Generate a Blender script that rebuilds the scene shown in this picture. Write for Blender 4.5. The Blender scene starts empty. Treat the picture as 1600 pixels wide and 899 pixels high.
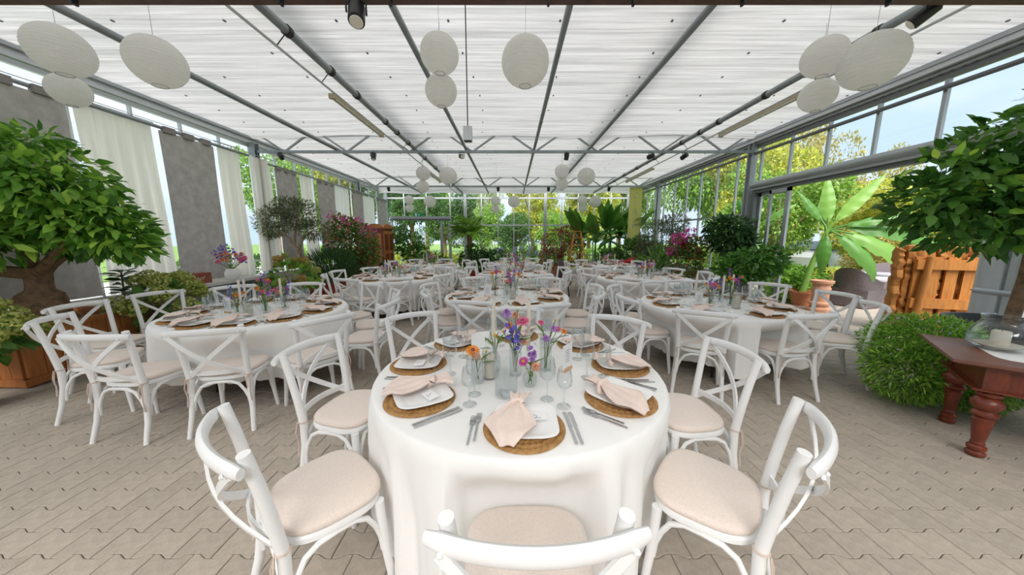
import bpy, math, random
import numpy as np
from mathutils import Vector, Matrix
PI = math.pi
R_ = math.radians
sc = bpy.context.scene
# ------------------------------------------------------------------ camera
cd = bpy.data.cameras.new('camera'); cam = bpy.data.objects.new('camera', cd)
sc.collection.objects.link(cam); sc.camera = cam
cd.sensor_width = 36.0; cd.lens = 36.0 * 495.0 / 1600.0; cd.clip_start = 0.05; cd.clip_end = 300
cam.location = (0, 0, 1.545); cam.rotation_euler = (R_(90 - 8.79), 0, 0)
# ------------------------------------------------------------------ world, sun, exposure
w = bpy.data.worlds.new('overcast_sky'); sc.world = w; w.use_nodes = True
nt = w.node_tree; nt.nodes.clear()
def N(nt, t, **k):
    n = nt.nodes.new(t)
    for a, b in k.items():
        if a in n.inputs: n.inputs[a].default_value = b
        else: setattr(n, a, b)
    return n
tc = N(nt, 'ShaderNodeTexCoord'); mp = N(nt, 'ShaderNodeMapping'); mp.inputs['Scale'].default_value = (1.2, 1.2, 3.0)
nz = N(nt, 'ShaderNodeTexNoise', Scale=1.6, Detail=5.0, Roughness=0.55)
rp = N(nt, 'ShaderNodeValToRGB'); rp.color_ramp.elements[0].position = 0.36; rp.color_ramp.elements[1].position = 0.66
rp.color_ramp.elements[0].color = (0.56, 0.72, 0.90, 1); rp.color_ramp.elements[1].color = (0.90, 0.94, 1.0, 1)
bg = N(nt, 'ShaderNodeBackground', Strength=0.66); wo = N(nt, 'ShaderNodeOutputWorld')
for a, b in ((tc.outputs['Generated'], mp.inputs['Vector']), (mp.outputs['Vector'], nz.inputs['Vector']), (nz.outputs['Fac'], rp.inputs['Fac']), (rp.outputs['Color'], bg.inputs['Color']), (bg.outputs[0], wo.inputs[0])):
    nt.links.new(a, b)
sl = bpy.data.lights.new('veiled_sun', 'SUN'); sl.energy = 4.1; sl.angle = R_(50); sl.color = (1.0, 0.955, 0.90)
so = bpy.data.objects.new('veiled_sun', sl); sc.collection.objects.link(so); so.rotation_euler = (R_(36), R_(-8), 0)
sc.view_settings.view_transform = 'Standard'; sc.view_settings.look = 'None'
sc.view_settings.gamma = 1.0; sc.view_settings.use_curve_mapping = False
sc.view_settings.exposure = 0.96
sc.cycles.max_bounces = 10; sc.cycles.diffuse_bounces = 5; sc.cycles.glossy_bounces = 3
sc.cycles.transmission_bounces = 6; sc.cycles.transparent_max_bounces = 24
sc.cycles.sample_clamp_indirect = 6.0
try: sc.cycles.caustics_reflective = False; sc.cycles.caustics_refractive = False
except Exception: pass
# ------------------------------------------------------------------ helpers
COL = sc.collection
random.seed(7); rng = np.random.default_rng(7)
class MB:
    def __init__(s): s.v = []; s.f = []
    def add(s, v, f):
        b = len(s.v); s.v += [tuple(p) for p in v]; s.f += [tuple(i + b for i in q) for q in f]; return s
    def box(s, c, d, rz=0.0, m=None):
        x, y, z = d[0] / 2, d[1] / 2, d[2] / 2
        P = [Vector((a * x, b * y, e * z)) for e in (-1, 1) for b in (-1, 1) for a in (-1, 1)]
        M = Matrix.Rotation(rz, 3, 'Z') if m is None else m
        C = Vector(c)
        return s.add([M @ p + C for p in P], [(0, 2, 3, 1), (4, 5, 7, 6), (0, 1, 5, 4), (2, 6, 7, 3), (0, 4, 6, 2), (1, 3, 7, 5)])
    def beam(s, a, b, w, h, up=(0, 0, 1)):
        a, b = Vector(a), Vector(b); d = (b - a); L = d.length; d.normalize()
        u = Vector(up)
        if abs(u.dot(d)) > .98: u = Vector((1, 0, 0))
        sd = d.cross(u).normalized(); u = sd.cross(d).normalized()
        return s.box((a + b) / 2, (L, w, h), m=Matrix((d, sd, u)).transposed())
    def tube(s, pts, r, n=8, sec=None, up=None, cap=True):
        P = [Vector(p) for p in pts]; k = len(P)
        rr = r if isinstance(r, (list, tuple)) else [r] * k
        T = [(P[min(i + 1, k - 1)] - P[max(i - 1, 0)]).normalized() for i in range(k)]
        u = Vector(up) if up else (Vector((0, 0, 1)) if abs(T[0].z) < .9 else Vector((0, 1, 0)))
        V = []; sx, sy = sec or (1, 1)
        for i in range(k):
            sd = T[i].cross(u).normalized(); uu = sd.cross(T[i]).normalized()
            if not up: u = uu
            for j in range(n):
                a = 2 * PI * j / n
                V.append(P[i] + sd * (math.cos(a) * rr[i] * sx) + uu * (math.sin(a) * rr[i] * sy))
        Fc = [(i * n + j, i * n + (j + 1) % n, (i + 1) * n + (j + 1) % n, (i + 1) * n + j) for i in range(k - 1) for j in range(n)]
        if cap: Fc += [tuple(range(n))[::-1], tuple((k - 1) * n + j for j in range(n))]
        return s.add(V, Fc)
    def band(s, pts, wd, th, up):
        return s.tube(pts, 1.0, 4, sec=(wd * .7071, th * .7071), up=up) if False else s._band(pts, wd, th, up)
    def _band(s, pts, wd, th, up):
        P = [Vector(p) for p in pts]; k = len(P); V = []
        for i in range(k):
            t = (P[min(i + 1, k - 1)] - P[max(i - 1, 0)]).normalized()
            sd = t.cross(Vector(up)).normalized(); uu = sd.cross(t).normalized()
            for a, b in ((-1, -1), (1, -1), (1, 1), (-1, 1)): V.append(P[i] + sd * (a * wd / 2) + uu * (b * th / 2))
        Fc = [(i * 4 + j, i * 4 + (j + 1) % 4, i * 4 + 4 + (j + 1) % 4, i * 4 + 4 + j) for i in range(k - 1) for j in range(4)]
        return s.add(V, Fc + [(3, 2, 1, 0), tuple(k * 4 - 4 + j for j in range(4))])
    def lathe(s, prof, n=16, c=(0, 0, 0), capb=True, capt=True):
        V = []; k = len(prof)
        for r, z in prof:
            for j in range(n):
                a = 2 * PI * j / n; V.append((c[0] + r * math.cos(a), c[1] + r * math.sin(a), c[2] + z))
        Fc = [(i * n + j, i * n + (j + 1) % n, (i + 1) * n + (j + 1) % n, (i + 1) * n + j) for i in range(k - 1) for j in range(n)]
        if capb: Fc.append(tuple(range(n))[::-1])
        if capt: Fc.append(tuple((k - 1) * n + j for j in range(n)))
        return s.add(V, Fc)
    def prism(s, o, z0, z1):
        n = len(o)
        return s.add([(x, y, z0) for x, y in o] + [(x, y, z1) for x, y in o],
                     [tuple(range(n))[::-1], tuple(range(n, 2 * n))] + [(i, (i + 1) % n, n + (i + 1) % n, n + i) for i in range(n)])
    def rings(s, R):
        n = len(R[0]); V = [p for r in R for p in r]
        Fc = [(i * n + j, i * n + (j + 1) % n, (i + 1) * n + (j + 1) % n, (i + 1) * n + j) for i in range(len(R) - 1) for j in range(n)]
        return s.add(V, Fc + [tuple(range(n))[::-1], tuple((len(R) - 1) * n + j for j in range(n))])
    def mesh(s, name, mat, smooth=True, ang=40):
        me = bpy.data.meshes.new(name); me.from_pydata(s.v, [], s.f); fin(me, mat, smooth, ang); return me
    def obj(s, name, mat, parent=None, smooth=True, ang=40): return link(name, s.mesh(name, mat, smooth, ang), parent)
def fin(me, mat, smooth=True, ang=40):
    me.materials.append(mat)
    if smooth:
        me.polygons.foreach_set('use_smooth', [True] * len(me.polygons))
        if ang: me.set_sharp_from_angle(angle=R_(ang))
def link(name, data, parent=None, M=None):
    o = bpy.data.objects.new(name, data); COL.objects.link(o)
    if parent: o.parent = parent
    if M is not None: o.matrix_basis = M
    return o
def tag(o, label=None, cat=None, group=None, kind=None):
    for k, v in (('label', label), ('category', cat), ('group', group), ('kind', kind)):
        if v: o[k] = v
    return o
def empty(name, loc=(0, 0, 0), rz=0.0, label=None, cat=None, group=None, kind=None):
    o = bpy.data.objects.new(name, None); COL.objects.link(o); o.location = loc; o.rotation_euler = (0, 0, rz); o.empty_display_size = .05
    return tag(o, label, cat, group, kind)
def copy_tree(o, parent=None):
    c = o.copy(); COL.objects.link(c)
    if parent: c.parent = parent
    for ch in o.children: copy_tree(ch, c)
    return c
class Proto:                     # first use gives the original, later uses give copies
    def __init__(s, o): s.o = o; s.used = False
    def get(s, loc, rz=0.0, label=None, group=None, scale=None):
        o = copy_tree(s.o) if s.used else s.o
        s.used = True; o.location = loc; o.rotation_euler = (0, 0, rz)
        if scale: o.scale = scale if isinstance(scale, tuple) else (scale,) * 3
        return tag(o, label, None, group)
# ------------------------------------------------------------------ materials
def material(name):
    m = bpy.data.materials.new(name); m.use_nodes = True; t = m.node_tree; t.nodes.clear(); return m, t
def pbr(name, col, rough=.5, var=.0, scale=8., bump=.0, bscale=None, metal=0., spec=.5, isl=.0, objr=.0, trans=0., stretch=(1, 1, 1), col2=None, sheen=0., hue=0.):
    m, t = material(name); L = t.links.new
    out = N(t, 'ShaderNodeOutputMaterial'); b = N(t, 'ShaderNodeBsdfPrincipled', Roughness=rough, Metallic=metal)
    b.inputs['Specular IOR Level'].default_value = spec
    if sheen: b.inputs['Sheen Weight'].default_value = sheen
    c4 = (*col, 1); src = None
    tcn = N(t, 'ShaderNodeTexCoord'); mpn = N(t, 'ShaderNodeMapping'); mpn.inputs['Scale'].default_value = stretch; L(tcn.outputs['Object'], mpn.inputs['Vector'])
    if var or col2:
        n1 = N(t, 'ShaderNodeTexNoise', Scale=scale, Detail=6.0, Roughness=.6); L(mpn.outputs[0], n1.inputs['Vector'])
        r1 = N(t, 'ShaderNodeValToRGB'); e = r1.color_ramp.elements; e[0].position = .3; e[1].position = .7
        if col2: e[0].color = c4; e[1].color = (*col2, 1)
        else: e[0].color = (*[x * (1 - var) for x in col], 1); e[1].color = (*[min(1, x * (1 + var)) for x in col], 1)
        L(n1.outputs['Fac'], r1.inputs['Fac']); src = r1.outputs['Color']
    if isl or objr:
        hs = N(t, 'ShaderNodeHueSaturation'); 
        if src: L(src, hs.inputs['Color'])
        else: hs.inputs['Color'].default_value = c4
        if isl: rn = N(t, 'ShaderNodeNewGeometry').outputs['Random Per Island']
        else: rn = N(t, 'ShaderNodeObjectInfo').outputs['Random']
        if isl and objr:
            ad = N(t, 'ShaderNodeMath', operation='ADD'); fr = N(t, 'ShaderNodeMath', operation='FRACT'); L(rn, ad.inputs[0]); L(N(t, 'ShaderNodeObjectInfo').outputs['Random'], ad.inputs[1]); L(ad.outputs[0], fr.inputs[0]); rn = fr.outputs[0]
        k = isl or objr
        mr = N(t, 'ShaderNodeMapRange'); mr.inputs['To Min'].default_value = 1 - k; mr.inputs['To Max'].default_value = 1 + k; L(rn, mr.inputs['Value']); L(mr.outputs[0], hs.inputs['Value'])
        if hue:
            m2 = N(t, 'ShaderNodeMapRange'); m2.inputs['To Min'].default_value = .5 + hue; m2.inputs['To Max'].default_value = .5 - hue; L(rn, m2.inputs['Value']); L(m2.outputs[0], hs.inputs['Hue'])
        src = hs.outputs['Color']
    if src: L(src, b.inputs['Base Color'])
    else: b.inputs['Base Color'].default_value = c4
    if bump:
        n2 = N(t, 'ShaderNodeTexNoise', Scale=bscale or scale * 3, Detail=4.0); L(mpn.outputs[0], n2.inputs['Vector'])
        bp = N(t, 'ShaderNodeBump', Strength=bump, Distance=.01); L(n2.outputs['Fac'], bp.inputs['Height']); L(bp.outputs[0], b.inputs['Normal'])
    if trans:
        tr = N(t, 'ShaderNodeBsdfTranslucent'); mx = N(t, 'ShaderNodeMixShader', Fac=trans)
        if src: L(src, tr.inputs['Color'])
        else: tr.inputs['Color'].default_value = c4
        L(b.outputs[0], mx.inputs[1]); L(tr.outputs[0], mx.inputs[2]); L(mx.outputs[0], out.inputs[0])
    else: L(b.outputs[0], out.inputs[0])
    return m
def glass(name, tint=(.97, .99, .98), edge=.55, base=.03, rough=.02, expo=3.0):
    m, t = material(name); L = t.links.new
    out = N(t, 'ShaderNodeOutputMaterial'); a = N(t, 'ShaderNodeBsdfTransparent'); a.inputs['Color'].default_value = (*tint, 1)
    g = N(t, 'ShaderNodeBsdfGlossy', Roughness=rough); g.inputs['Color'].default_value = (.9, .93, .95, 1)
    f = N(t, 'ShaderNodeLayerWeight', Blend=.5); pw_ = N(t, 'ShaderNodeMath', operation='POWER'); pw_.inputs[1].default_value = expo
    ma = N(t, 'ShaderNodeMath', operation='MULTIPLY_ADD'); ma.inputs[1].default_value = edge; ma.inputs[2].default_value = base; mx = N(t, 'ShaderNodeMixShader')
    L(f.outputs['Facing'], pw_.inputs[0]); L(pw_.outputs[0], ma.inputs[0]); L(ma.outputs[0], mx.inputs[0]); L(a.outputs[0], mx.inputs[1]); L(g.outputs[0], mx.inputs[2]); L(mx.outputs[0], out.inputs[0])
    return m
def fabric(name, col, tw, streak, bump=.0, sc_=(1, 1, 1), nscale=6.):
    m, t = material(name); L = t.links.new
    out = N(t, 'ShaderNodeOutputMaterial'); d = N(t, 'ShaderNodeBsdfDiffuse'); tr = N(t, 'ShaderNodeBsdfTranslucent'); mx = N(t, 'ShaderNodeMixShader', Fac=tw)
    tcn = N(t, 'ShaderNodeTexCoord'); mpn = N(t, 'ShaderNodeMapping'); mpn.inputs['Scale'].default_value = sc_; L(tcn.outputs['Object'], mpn.inputs['Vector'])
    n1 = N(t, 'ShaderNodeTexNoise', Scale=nscale, Detail=6.0, Roughness=.65); L(mpn.outputs[0], n1.inputs['Vector'])
    r1 = N(t, 'ShaderNodeValToRGB'); e = r1.color_ramp.elements; e[0].position = .28; e[1].position = .72
    e[0].color = (*[x * (1 - streak) for x in col], 1); e[1].color = (*[min(1, x * (1 + streak * .3)) for x in col], 1)
    L(n1.outputs['Fac'], r1.inputs['Fac']); L(r1.outputs[0], d.inputs['Color']); L(r1.outputs[0], tr.inputs['Color'])
    L(d.outputs[0], mx.inputs[1]); L(tr.outputs[0], mx.inputs[2]); L(mx.outputs[0], out.inputs[0])
    return m
M = {}
M['white_wood'] = pbr('white_paint', (.86, .86, .86), .38, var=.05, scale=5, bump=.05, bscale=30, stretch=(1, 1, .3))
M['cushion'] = pbr('beige_linen', (.78, .675, .605), .9, var=.07, scale=140, bump=.25, bscale=260, sheen=.2)
M['tie'] = pbr('linen_tie', (.62, .50, .43), .9)
M['cloth'] = pbr('white_tablecloth', (.88, .875, .86), .85, var=.02, scale=3, bump=.03, bscale=40)
M['napkin'] = pbr('blush_napkin', (.80, .655, .585), .9, var=.06, scale=20, bump=.1, bscale=200)
M['mat'] = pbr('woven_seagrass', (.30, .145, .045), .8, var=.4, scale=45, bump=.5, bscale=120, col2=(.52, .30, .11))
M['china'] = pbr('white_china', (.90, .90, .895), .25, spec=.3)
M['card'] = pbr('white_card', (.88, .88, .88), .7)
M['ink'] = pbr('ink', (.05, .05, .05), .7)
M['steel'] = pbr('cutlery_steel', (.62, .62, .63), .22, metal=1.)
M['glass'] = glass('clear_glass', (.955, .965, .965), .70, .03, .02, 2.4)
M['pane'] = glass('window_glass', (.94, .97, .965), .35, .03, .01)
M['water'] = glass('water', (.99, .995, 1.0), .2, .0)
M['candle'] = pbr('ivory_wax', (.84, .78, .66), .45, trans=.15)
M['wick'] = pbr('wick', (.08, .06, .05), .9)
M['wood_tan'] = pbr('tan_wood', (.62, .36, .17), .6, var=.2, scale=12, stretch=(1, 1, 6))
M['dark'] = pbr('dark_metal', (.025, .022, .02), .5)
M['black'] = pbr('black_plastic', (.012, .012, .014), .4)
M['galv'] = pbr('galvanised_steel', (.30, .33, .35), .45, var=.15, scale=4, metal=.55)
M['alu'] = pbr('grey_aluminium', (.42, .45, .47), .4, var=.06, scale=3, metal=.3)
M['alu_light'] = pbr('light_aluminium', (.58, .61, .64), .4, var=.06, scale=3, metal=.3)
M['alu_dark'] = pbr('dark_grey_aluminium', (.17, .18, .19), .45, metal=.3)
M['paver'] = pbr('concrete_paver', (.425, .368, .305), .85, var=.13, scale=22, bump=.3, bscale=180, objr=.06)
M['paver_i'] = pbr('concrete_paver_mass', (.425, .368, .305), .85, var=.13, scale=22, bump=.3, bscale=180, isl=.06)
M['joint'] = pbr('sandy_joint', (.27, .22, .165), .95, var=.35, scale=14)
M['ground'] = pbr('garden_soil', (.20, .19, .12), .95, var=.3, scale=3)
M['bounce_ground'] = pbr('pale_bounce_ground', (.50, .48, .45), .95, var=.25, scale=30)  # pale colour of the added bounce strip outside the left wall
M['grass'] = pbr('lawn', (.16, .27, .06), .95, var=.35, scale=9, bump=.6, bscale=60)
M['ceil'] = fabric('shade_cloth', (.92, .91, .905), .25, .42, sc_=(.16, 6.0, 1), nscale=4.0)
M['curtain'] = fabric('cream_voile', (.93, .90, .83), .38, .10, sc_=(3, 8, .25), nscale=3)
M['curtain_w'] = fabric('white_voile', (.92, .92, .91), .38, .08, sc_=(3, 8, .25), nscale=3)
M['panel'] = pbr('grey_plush_panel', (.50, .475, .465), .95, var=.28, scale=7, bump=.4, bscale=60, col2=(.68, .655, .64), trans=.22)
M['tab'] = pbr('grey_tab', (.28, .26, .25), .95)
M['paper'] = fabric('rice_paper', (.96, .95, .935), .55, .04)
M['wire'] = pbr('thin_wire', (.45, .45, .45), .5)
M['planter'] = pbr('orange_planter_wood', (.40, .13, .035), .5, var=.3, scale=8, stretch=(4, 4, .6), col2=(.55, .21, .06), objr=.12)
M['redwood'] = pbr('mahogany', (.17, .036, .018), .3, var=.35, scale=10, stretch=(3, 3, .8))
M['redtop'] = pbr('worn_brown_top', (.20, .085, .06), .4, var=.25, scale=8)
M['bark'] = pbr('trunk_bark', (.25, .155, .09), .9, var=.45, scale=14, bump=.7, bscale=30)
M['bark2'] = pbr('pale_bark', (.32, .25, .17), .9, var=.35, scale=14, bump=.6, bscale=30)
M['slab_bark'] = pbr('orange_bark', (.30, .10, .02), .8, var=.6, scale=14, bump=1.0, bscale=22, stretch=(1, 1, .35), col2=(.55, .25, .06))
M['slab'] = pbr('orange_pine', (.46, .18, .035), .6, var=.25, scale=6, stretch=(5, 5, .6), objr=.12)
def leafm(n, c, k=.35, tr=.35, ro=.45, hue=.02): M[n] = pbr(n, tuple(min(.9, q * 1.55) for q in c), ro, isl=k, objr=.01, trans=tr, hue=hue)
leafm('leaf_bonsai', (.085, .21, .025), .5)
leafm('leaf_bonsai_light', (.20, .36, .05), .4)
leafm('leaf_citrus', (.062, .165, .024), .5)
leafm('leaf_citrus_light', (.26, .44, .06), .3)
leafm('leaf_dark', (.030, .085, .022), .5)
leafm('leaf_mid', (.075, .17, .03), .45)
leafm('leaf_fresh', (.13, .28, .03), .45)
leafm('leaf_olive', (.11, .135, .07), .4)
leafm('leaf_banana', (.075, .19, .03), .25, ro=.35)
leafm('leaf_banana_light', (.12, .25, .05), .25, ro=.35)
leafm('leaf_tree', (.17, .29, .05), .5, .45)
leafm('leaf_tree_yellow', (.34, .36, .06), .45, .45)
leafm('leaf_tree_dark', (.06, .13, .03), .5, .4)
leafm('leaf_tree_pale', (.34, .40, .24), .4, .5)
leafm('leaf_autumn', (.30, .26, .07), .4, .45)
leafm('petal_hydrangea', (.30, .33, .09), .35, .3)
leafm('petal_hydrangea_rust', (.34, .24, .07), .35, .3)
leafm('petal_magenta', (.50, .05, .28), .4, .35)
leafm('petal_rust', (.40, .10, .07), .5, .35)
leafm('petal_red', (.36, .035, .025), .5, .35)
leafm('petal_agapanthus', (.42, .42, .72), .3, .35)
for n_, c_ in dict(pink=(.80, .14, .30), orange=(.85, .30, .03), lilac=(.52, .30, .66), blue=(.15, .13, .60), yellow=(.85, .58, .05), peach=(.85, .46, .30), magenta=(.62, .08, .35), white=(.8, .8, .72), green=(.35, .42, .08), violet=(.30, .10, .50)).items():
    M['b_' + n_] = pbr('petal_' + n_, c_, .6, isl=.2, trans=.25)
M['b_eye'] = pbr('flower_eye', (.25, .05, .06), .8)
M['b_eye2'] = pbr('flower_eye_yellow', (.55, .35, .03), .8)
M['stem'] = pbr('green_stem', (.12, .22, .04), .6)
M['terracotta'] = pbr('terracotta', (.50, .19, .09), .8, var=.15, scale=10)
M['terracotta_pale'] = pbr('pale_terracotta', (.62, .33, .21), .8, var=.2, scale=9)
M['tub'] = pbr('dark_tub', (.045, .05, .055), .5)
M['bluepot'] = pbr('dark_blue_pot', (.02, .026, .05), .3)
M['wicker'] = pbr('grey_wicker', (.14, .115, .125), .7, var=.3, scale=50, bump=.6, bscale=90)
M['wicker_l'] = pbr('grey_seat_pad', (.40, .38, .42), .9, var=.1)
M['iron'] = pbr('wrought_iron', (.12, .12, .12), .5, metal=.6)
M['car'] = pbr('silver_car_paint', (.62, .65, .70), .25, metal=.3)
M['carglass'] = pbr('car_window', (.10, .14, .18), .08)
M['rubber'] = pbr('tyre', (.02, .02, .02), .8)
M['sideboard'] = pbr('whitewashed_board', (.55, .54, .52), .6, var=.1, scale=4)
M['boxbrown'] = pbr('brown_case', (.25, .065, .04), .5, var=.1)
M['darkbrown'] = pbr('dark_brown_leather', (.055, .028, .022), .45)
M['gold'] = pbr('gold_lettering', (.75, .66, .50), .4)
M['yellow'] = pbr('yellow_banner', (.78, .76, .26), .8, trans=.3)
M['bannerink'] = pbr('grey_lettering', (.60, .60, .40), .8)
M['ladder'] = pbr('ladder_wood', (.55, .25, .06), .55, var=.25, scale=8, objr=.1)
M['red'] = pbr('red_fabric', (.50, .02, .03), .7)
M['redpot'] = pbr('red_pot', (.36, .03, .025), .5)
M['exit'] = pbr('exit_green', (.0, .32, .17), .5)
M['exit_w'] = pbr('exit_white', (.85, .9, .88), .5)
M['lamp_tan'] = pbr('old_lamp_housing', (.50, .42, .28), .5, var=.15)
M['lamp_tube'] = pbr('lamp_tube', (.80, .78, .70), .3)
M['beambrown'] = pbr('brown_beam', (.10, .055, .045), .6, var=.3, scale=6)
M['hedge'] = pbr('stone', (.45, .43, .38), .9, var=.25, scale=4, bump=.5)
M['lens'] = pbr('lamp_lens', (.75, .72, .66), .3)
# ================================================================== SETTING
def struct(name, mb, mat, parent=None, smooth=False):
    o = mb.obj(name, mat, parent, smooth)
    if not parent: o['kind'] = 'structure'
    return o
XL, XR, YB = -6.3, 5.9, 16.0
# ---- ground and floor
struct('ground', MB().add([(-70, -25, -.06), (80, -25, -.06), (80, 90, -.06), (-70, 90, -.06)], [(0, 1, 2, 3)]), M['grass'])
struct('added_bounce_strip', MB().box((-10.5, 6, -.05), (8.2, 24, .04)), M['bounce_ground'])  # added pale ground, keeps green lawn bounce off the sheer curtains
floor = struct('floor', MB().box((2.2, 5.3, -.035), (17.2, 22.0, .05)), M['joint'])
PP, RW, AM, GP = .1966, .141, .022, .0034
def paver_ring(ins, z):
    a = AM / 2; g = GP / 2 + ins
    bot = [(0, -a), (.135, -a), (.365, a), (.635, a), (.865, -a), (1, -a)]
    top = [(1, a), (.865, a), (.635, -a), (.365, -a), (.135, a), (0, a)]
    P = []
    for x, y in bot: P.append((min(max(x * PP, g), PP - g), y + g, z))
    for x, y in top: P.append((min(max(x * PP, g), PP - g), RW + y - g, z))
    return [(x - PP / 2, y - RW / 2, zz) for x, y, zz in P]
pm = MB().rings([paver_ring(0, -.016), paver_ring(0, -.003), paver_ring(.003, 0)])
pm.f = [f for f in pm.f if f != tuple(range(12))[::-1]]
pmesh = pm.mesh('paver', M['paver'], False)
cells = []
CP, SP = math.cos(R_(8.79)), math.sin(R_(8.79))
def project(x, y, z):
    dz = z - 1.545; d = y * CP - dz * SP
    if d < .05: return None
    return 800 + 495 * x / d, 449.5 + 495 * (-y * SP - dz * CP) / d
ncell = []
for r in range(int(-1.6 / RW), int(10.2 / RW)):
    y = r * RW; sh = (r % 2) * .5
    for c in range(int(-6.2 / PP), int(10.4 / PP)):
        x = (c + sh) * PP
        if x > 5.8 and y < 3.8: continue
        if math.hypot(x - .04, y - 1.84) < .72: continue
        p = project(x, y, 0); seen = p and -40 < p[0] < 1640 and p[1] < 935
        ncell.append((y * y + .10 * x * x + (0 if seen else 1e4), x, y))
ncell.sort()
for k, (q, x, y) in enumerate(ncell[:300]):
    link('paver', pmesh, floor, Matrix.Translation((x, y, .001 * random.uniform(-1, 1))) @ Matrix.Rotation(random.uniform(-.006, .006), 4, 'Z'))
rest = np.array([(x, y) for q, x, y in ncell[300:]])
pv = np.array(pm.v); nv = len(pv)
V = (pv[None] + np.concatenate([rest, rng.uniform(-.0015, .001, (len(rest), 1))], 1)[:, None]).reshape(-1, 3)
me = bpy.data.meshes.new('paver_field')
me.from_pydata(V.tolist(), [], [tuple(i + k * nv for i in f) for k in range(len(rest)) for f in pm.f]); fin(me, M['paver_i'], False)
link('paver_field', me, floor)['kind'] = 'stuff'
struct('paved_floor_beyond', MB().box((2.2, 13.2, -.008), (17.0, 6.0, .012)), M['paver'], floor)
# ---- ceiling shade cloth
nx, ny = 70, 300
xs = np.linspace(-6.3, 5.82, nx); ys = np.linspace(-2.3, 15.5, ny)  # cloth stops short behind the viewer; unseen roof opening added to light the front
X, Y = np.meshgrid(xs, ys)
ph = rng.uniform(0, 6.28, ny)
Z = 3.95 + .010 * np.sin(2 * PI * Y / .31 + .8 * np.sin(X * .7 + Y * .3)) + .006 * np.sin(2 * PI * Y / .13 + X * .5) + .012 * np.sin(X * 1.1 + Y * .9) * np.sin(Y * .6)
for yt in (3.0, 8.0, 13.1): Z += .035 * np.exp(-((Y - yt) / .12) ** 2) * np.cos(X * 1.6) - .02 * np.exp(-((Y - yt - .2) / .1) ** 2)
Z -= np.clip((Y - 15.1) / .4, 0, 1) ** .8 * (.30 + .035 * np.sin(X * 2.4))
Vv = np.stack([X, Y, Z], -1).reshape(-1, 3)
Fq = [(j * nx + i, j * nx + i + 1, (j + 1) * nx + i + 1, (j + 1) * nx + i) for j in range(ny - 1) for i in range(nx - 1)]
me = bpy.data.meshes.new('ceiling'); me.from_pydata(Vv.tolist(), [], Fq); fin(me, M['ceil'], True, 0)
ceiling = link('ceiling', me); tag(ceiling, kind='structure')
cl = MB()
for yy in np.arange(3.3, 15, .62):
    for xx in np.arange(-5.6, 5.6, 1.24): cl.box((xx + .1 * math.sin(yy * 9), yy, 3.93), (.02, .03, .012))
struct('cloth_clip', cl, M['alu_dark'], ceiling)['kind'] = 'stuff'
# roof gutters and ridge bars above the cloth
for k, (x, wd) in enumerate(((-2.52, .34), (2.0, .34))): struct('trim_%d' % (k + 1), MB().box((x, 5, 4.34), (wd * .7, 21, .08)), M['alu'])
# ---- left wall
wl = empty('wall_left', kind='structure')
struct('plinth', MB().box((XL - .05, 5.5, .33), (.12, 21, .66)), M['sideboard'], wl)
struct('gutter', MB().box((XL - .08, 5.5, 3.87), (.26, 21, .17)), M['alu_light'], wl)
struct('gutter_lip', MB().box((XL + .08, 5.5, 3.915), (.06, 21, .05)), M['alu'], wl)
struct('top_rail', MB().box((XL, 5.5, 3.74), (.06, 21, .06)), M['alu'], wl)
win1 = empty('window_1', kind='structure')
my = [-4.8 + .8 * k for k in range(27)]
for y in my:
    if y < 16: struct('mullion', MB().box((XL, y, 2.2), (.05, .035, 3.1)), M['alu_light'], win1)
for a, b in zip(my, my[1:]): struct('pane', MB().add([(XL, a, .66), (XL, b, .66), (XL, b, 3.74), (XL, a, 3.74)], [(0, 1, 2, 3)]), M['pane'], win1)
struct('cable', MB().tube([(XL + .04, -4, 3.58), (XL + .04, 15.9, 3.56)], .006, 5), M['wire'], win1)
struct('cross_rail', MB().box((XL, 5.5, 1.0), (.045, 21, .04)), M['alu_light'], win1)
# ---- right wall
wr = empty('wall_right', kind='structure')
struct('gutter', MB().box((XR + .02, 5.5, 3.87), (.34, 21, .13)), M['alu_light'], wr)
struct('gutter_lip', MB().box((XR - .14, 5.5, 3.905), (.06, 21, .06)), M['alu'], wr)
struct('perforated_rail', MB().box((XR - .02, 5.5, 3.78), (.10, 21, .035)), M['alu'], wr)
dsh = MB()
for yy in np.arange(2.6, 8, .115):
    for dx in (-.018, .022): dsh.box((XR - .02 + dx, yy, 3.764), (.022, .08, .006))
struct('slot', dsh, M['card'], wr)['kind'] = 'stuff'
struct('top_rail', MB().box((XR + .01, 5.5, 3.72), (.07, 21, .07)), M['alu_dark'], wr)
struct('pipe_rail', MB().tube([(XR - .06, -5, 3.56), (XR - .06, 16, 3.56)], .032, 10), M['alu_dark'], wr, True)
struct('plinth', MB().box((XR + .05, 12.1, .32), (.12, 7.8, .64)).box((XR + .05, -.6, .32), (.12, 8.8, .64)), M['sideboard'], wr)
win2 = empty('window_2', kind='structure')
ry = [.66 + .8 * k for k in range(-7, 20)]
for y in ry:
    if 3.9 < y < 7.9: zc, zh = 3.27, .9
    else: zc, zh = 2.2, 3.08
    struct('mullion', MB().box((XR + .01, y, zc), (.05, .045, zh)), M['alu'], win2)
for a, b in zip(ry, ry[1:]):
    z0 = 2.85 if 3.8 < a < 7.7 else .64
    struct('pane', MB().add([(XR, a, z0), (XR, b, z0), (XR, b, 3.72), (XR, a, 3.72)], [(0, 1, 2, 3)]), M['pane'], win2)
struct('cross_rail', MB().box((XR, 12.0, 2.15), (.05, 7.8, .05)).box((XR, -.6, 2.75), (.05, 8.6, .05)), M['alu'], win2)
struct('wind_brace', MB().tube([(XR - .05, 8.2, 1.6), (XR - .05, 12.8, 3.7)], .008, 5), M['dark'], win2)
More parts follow.
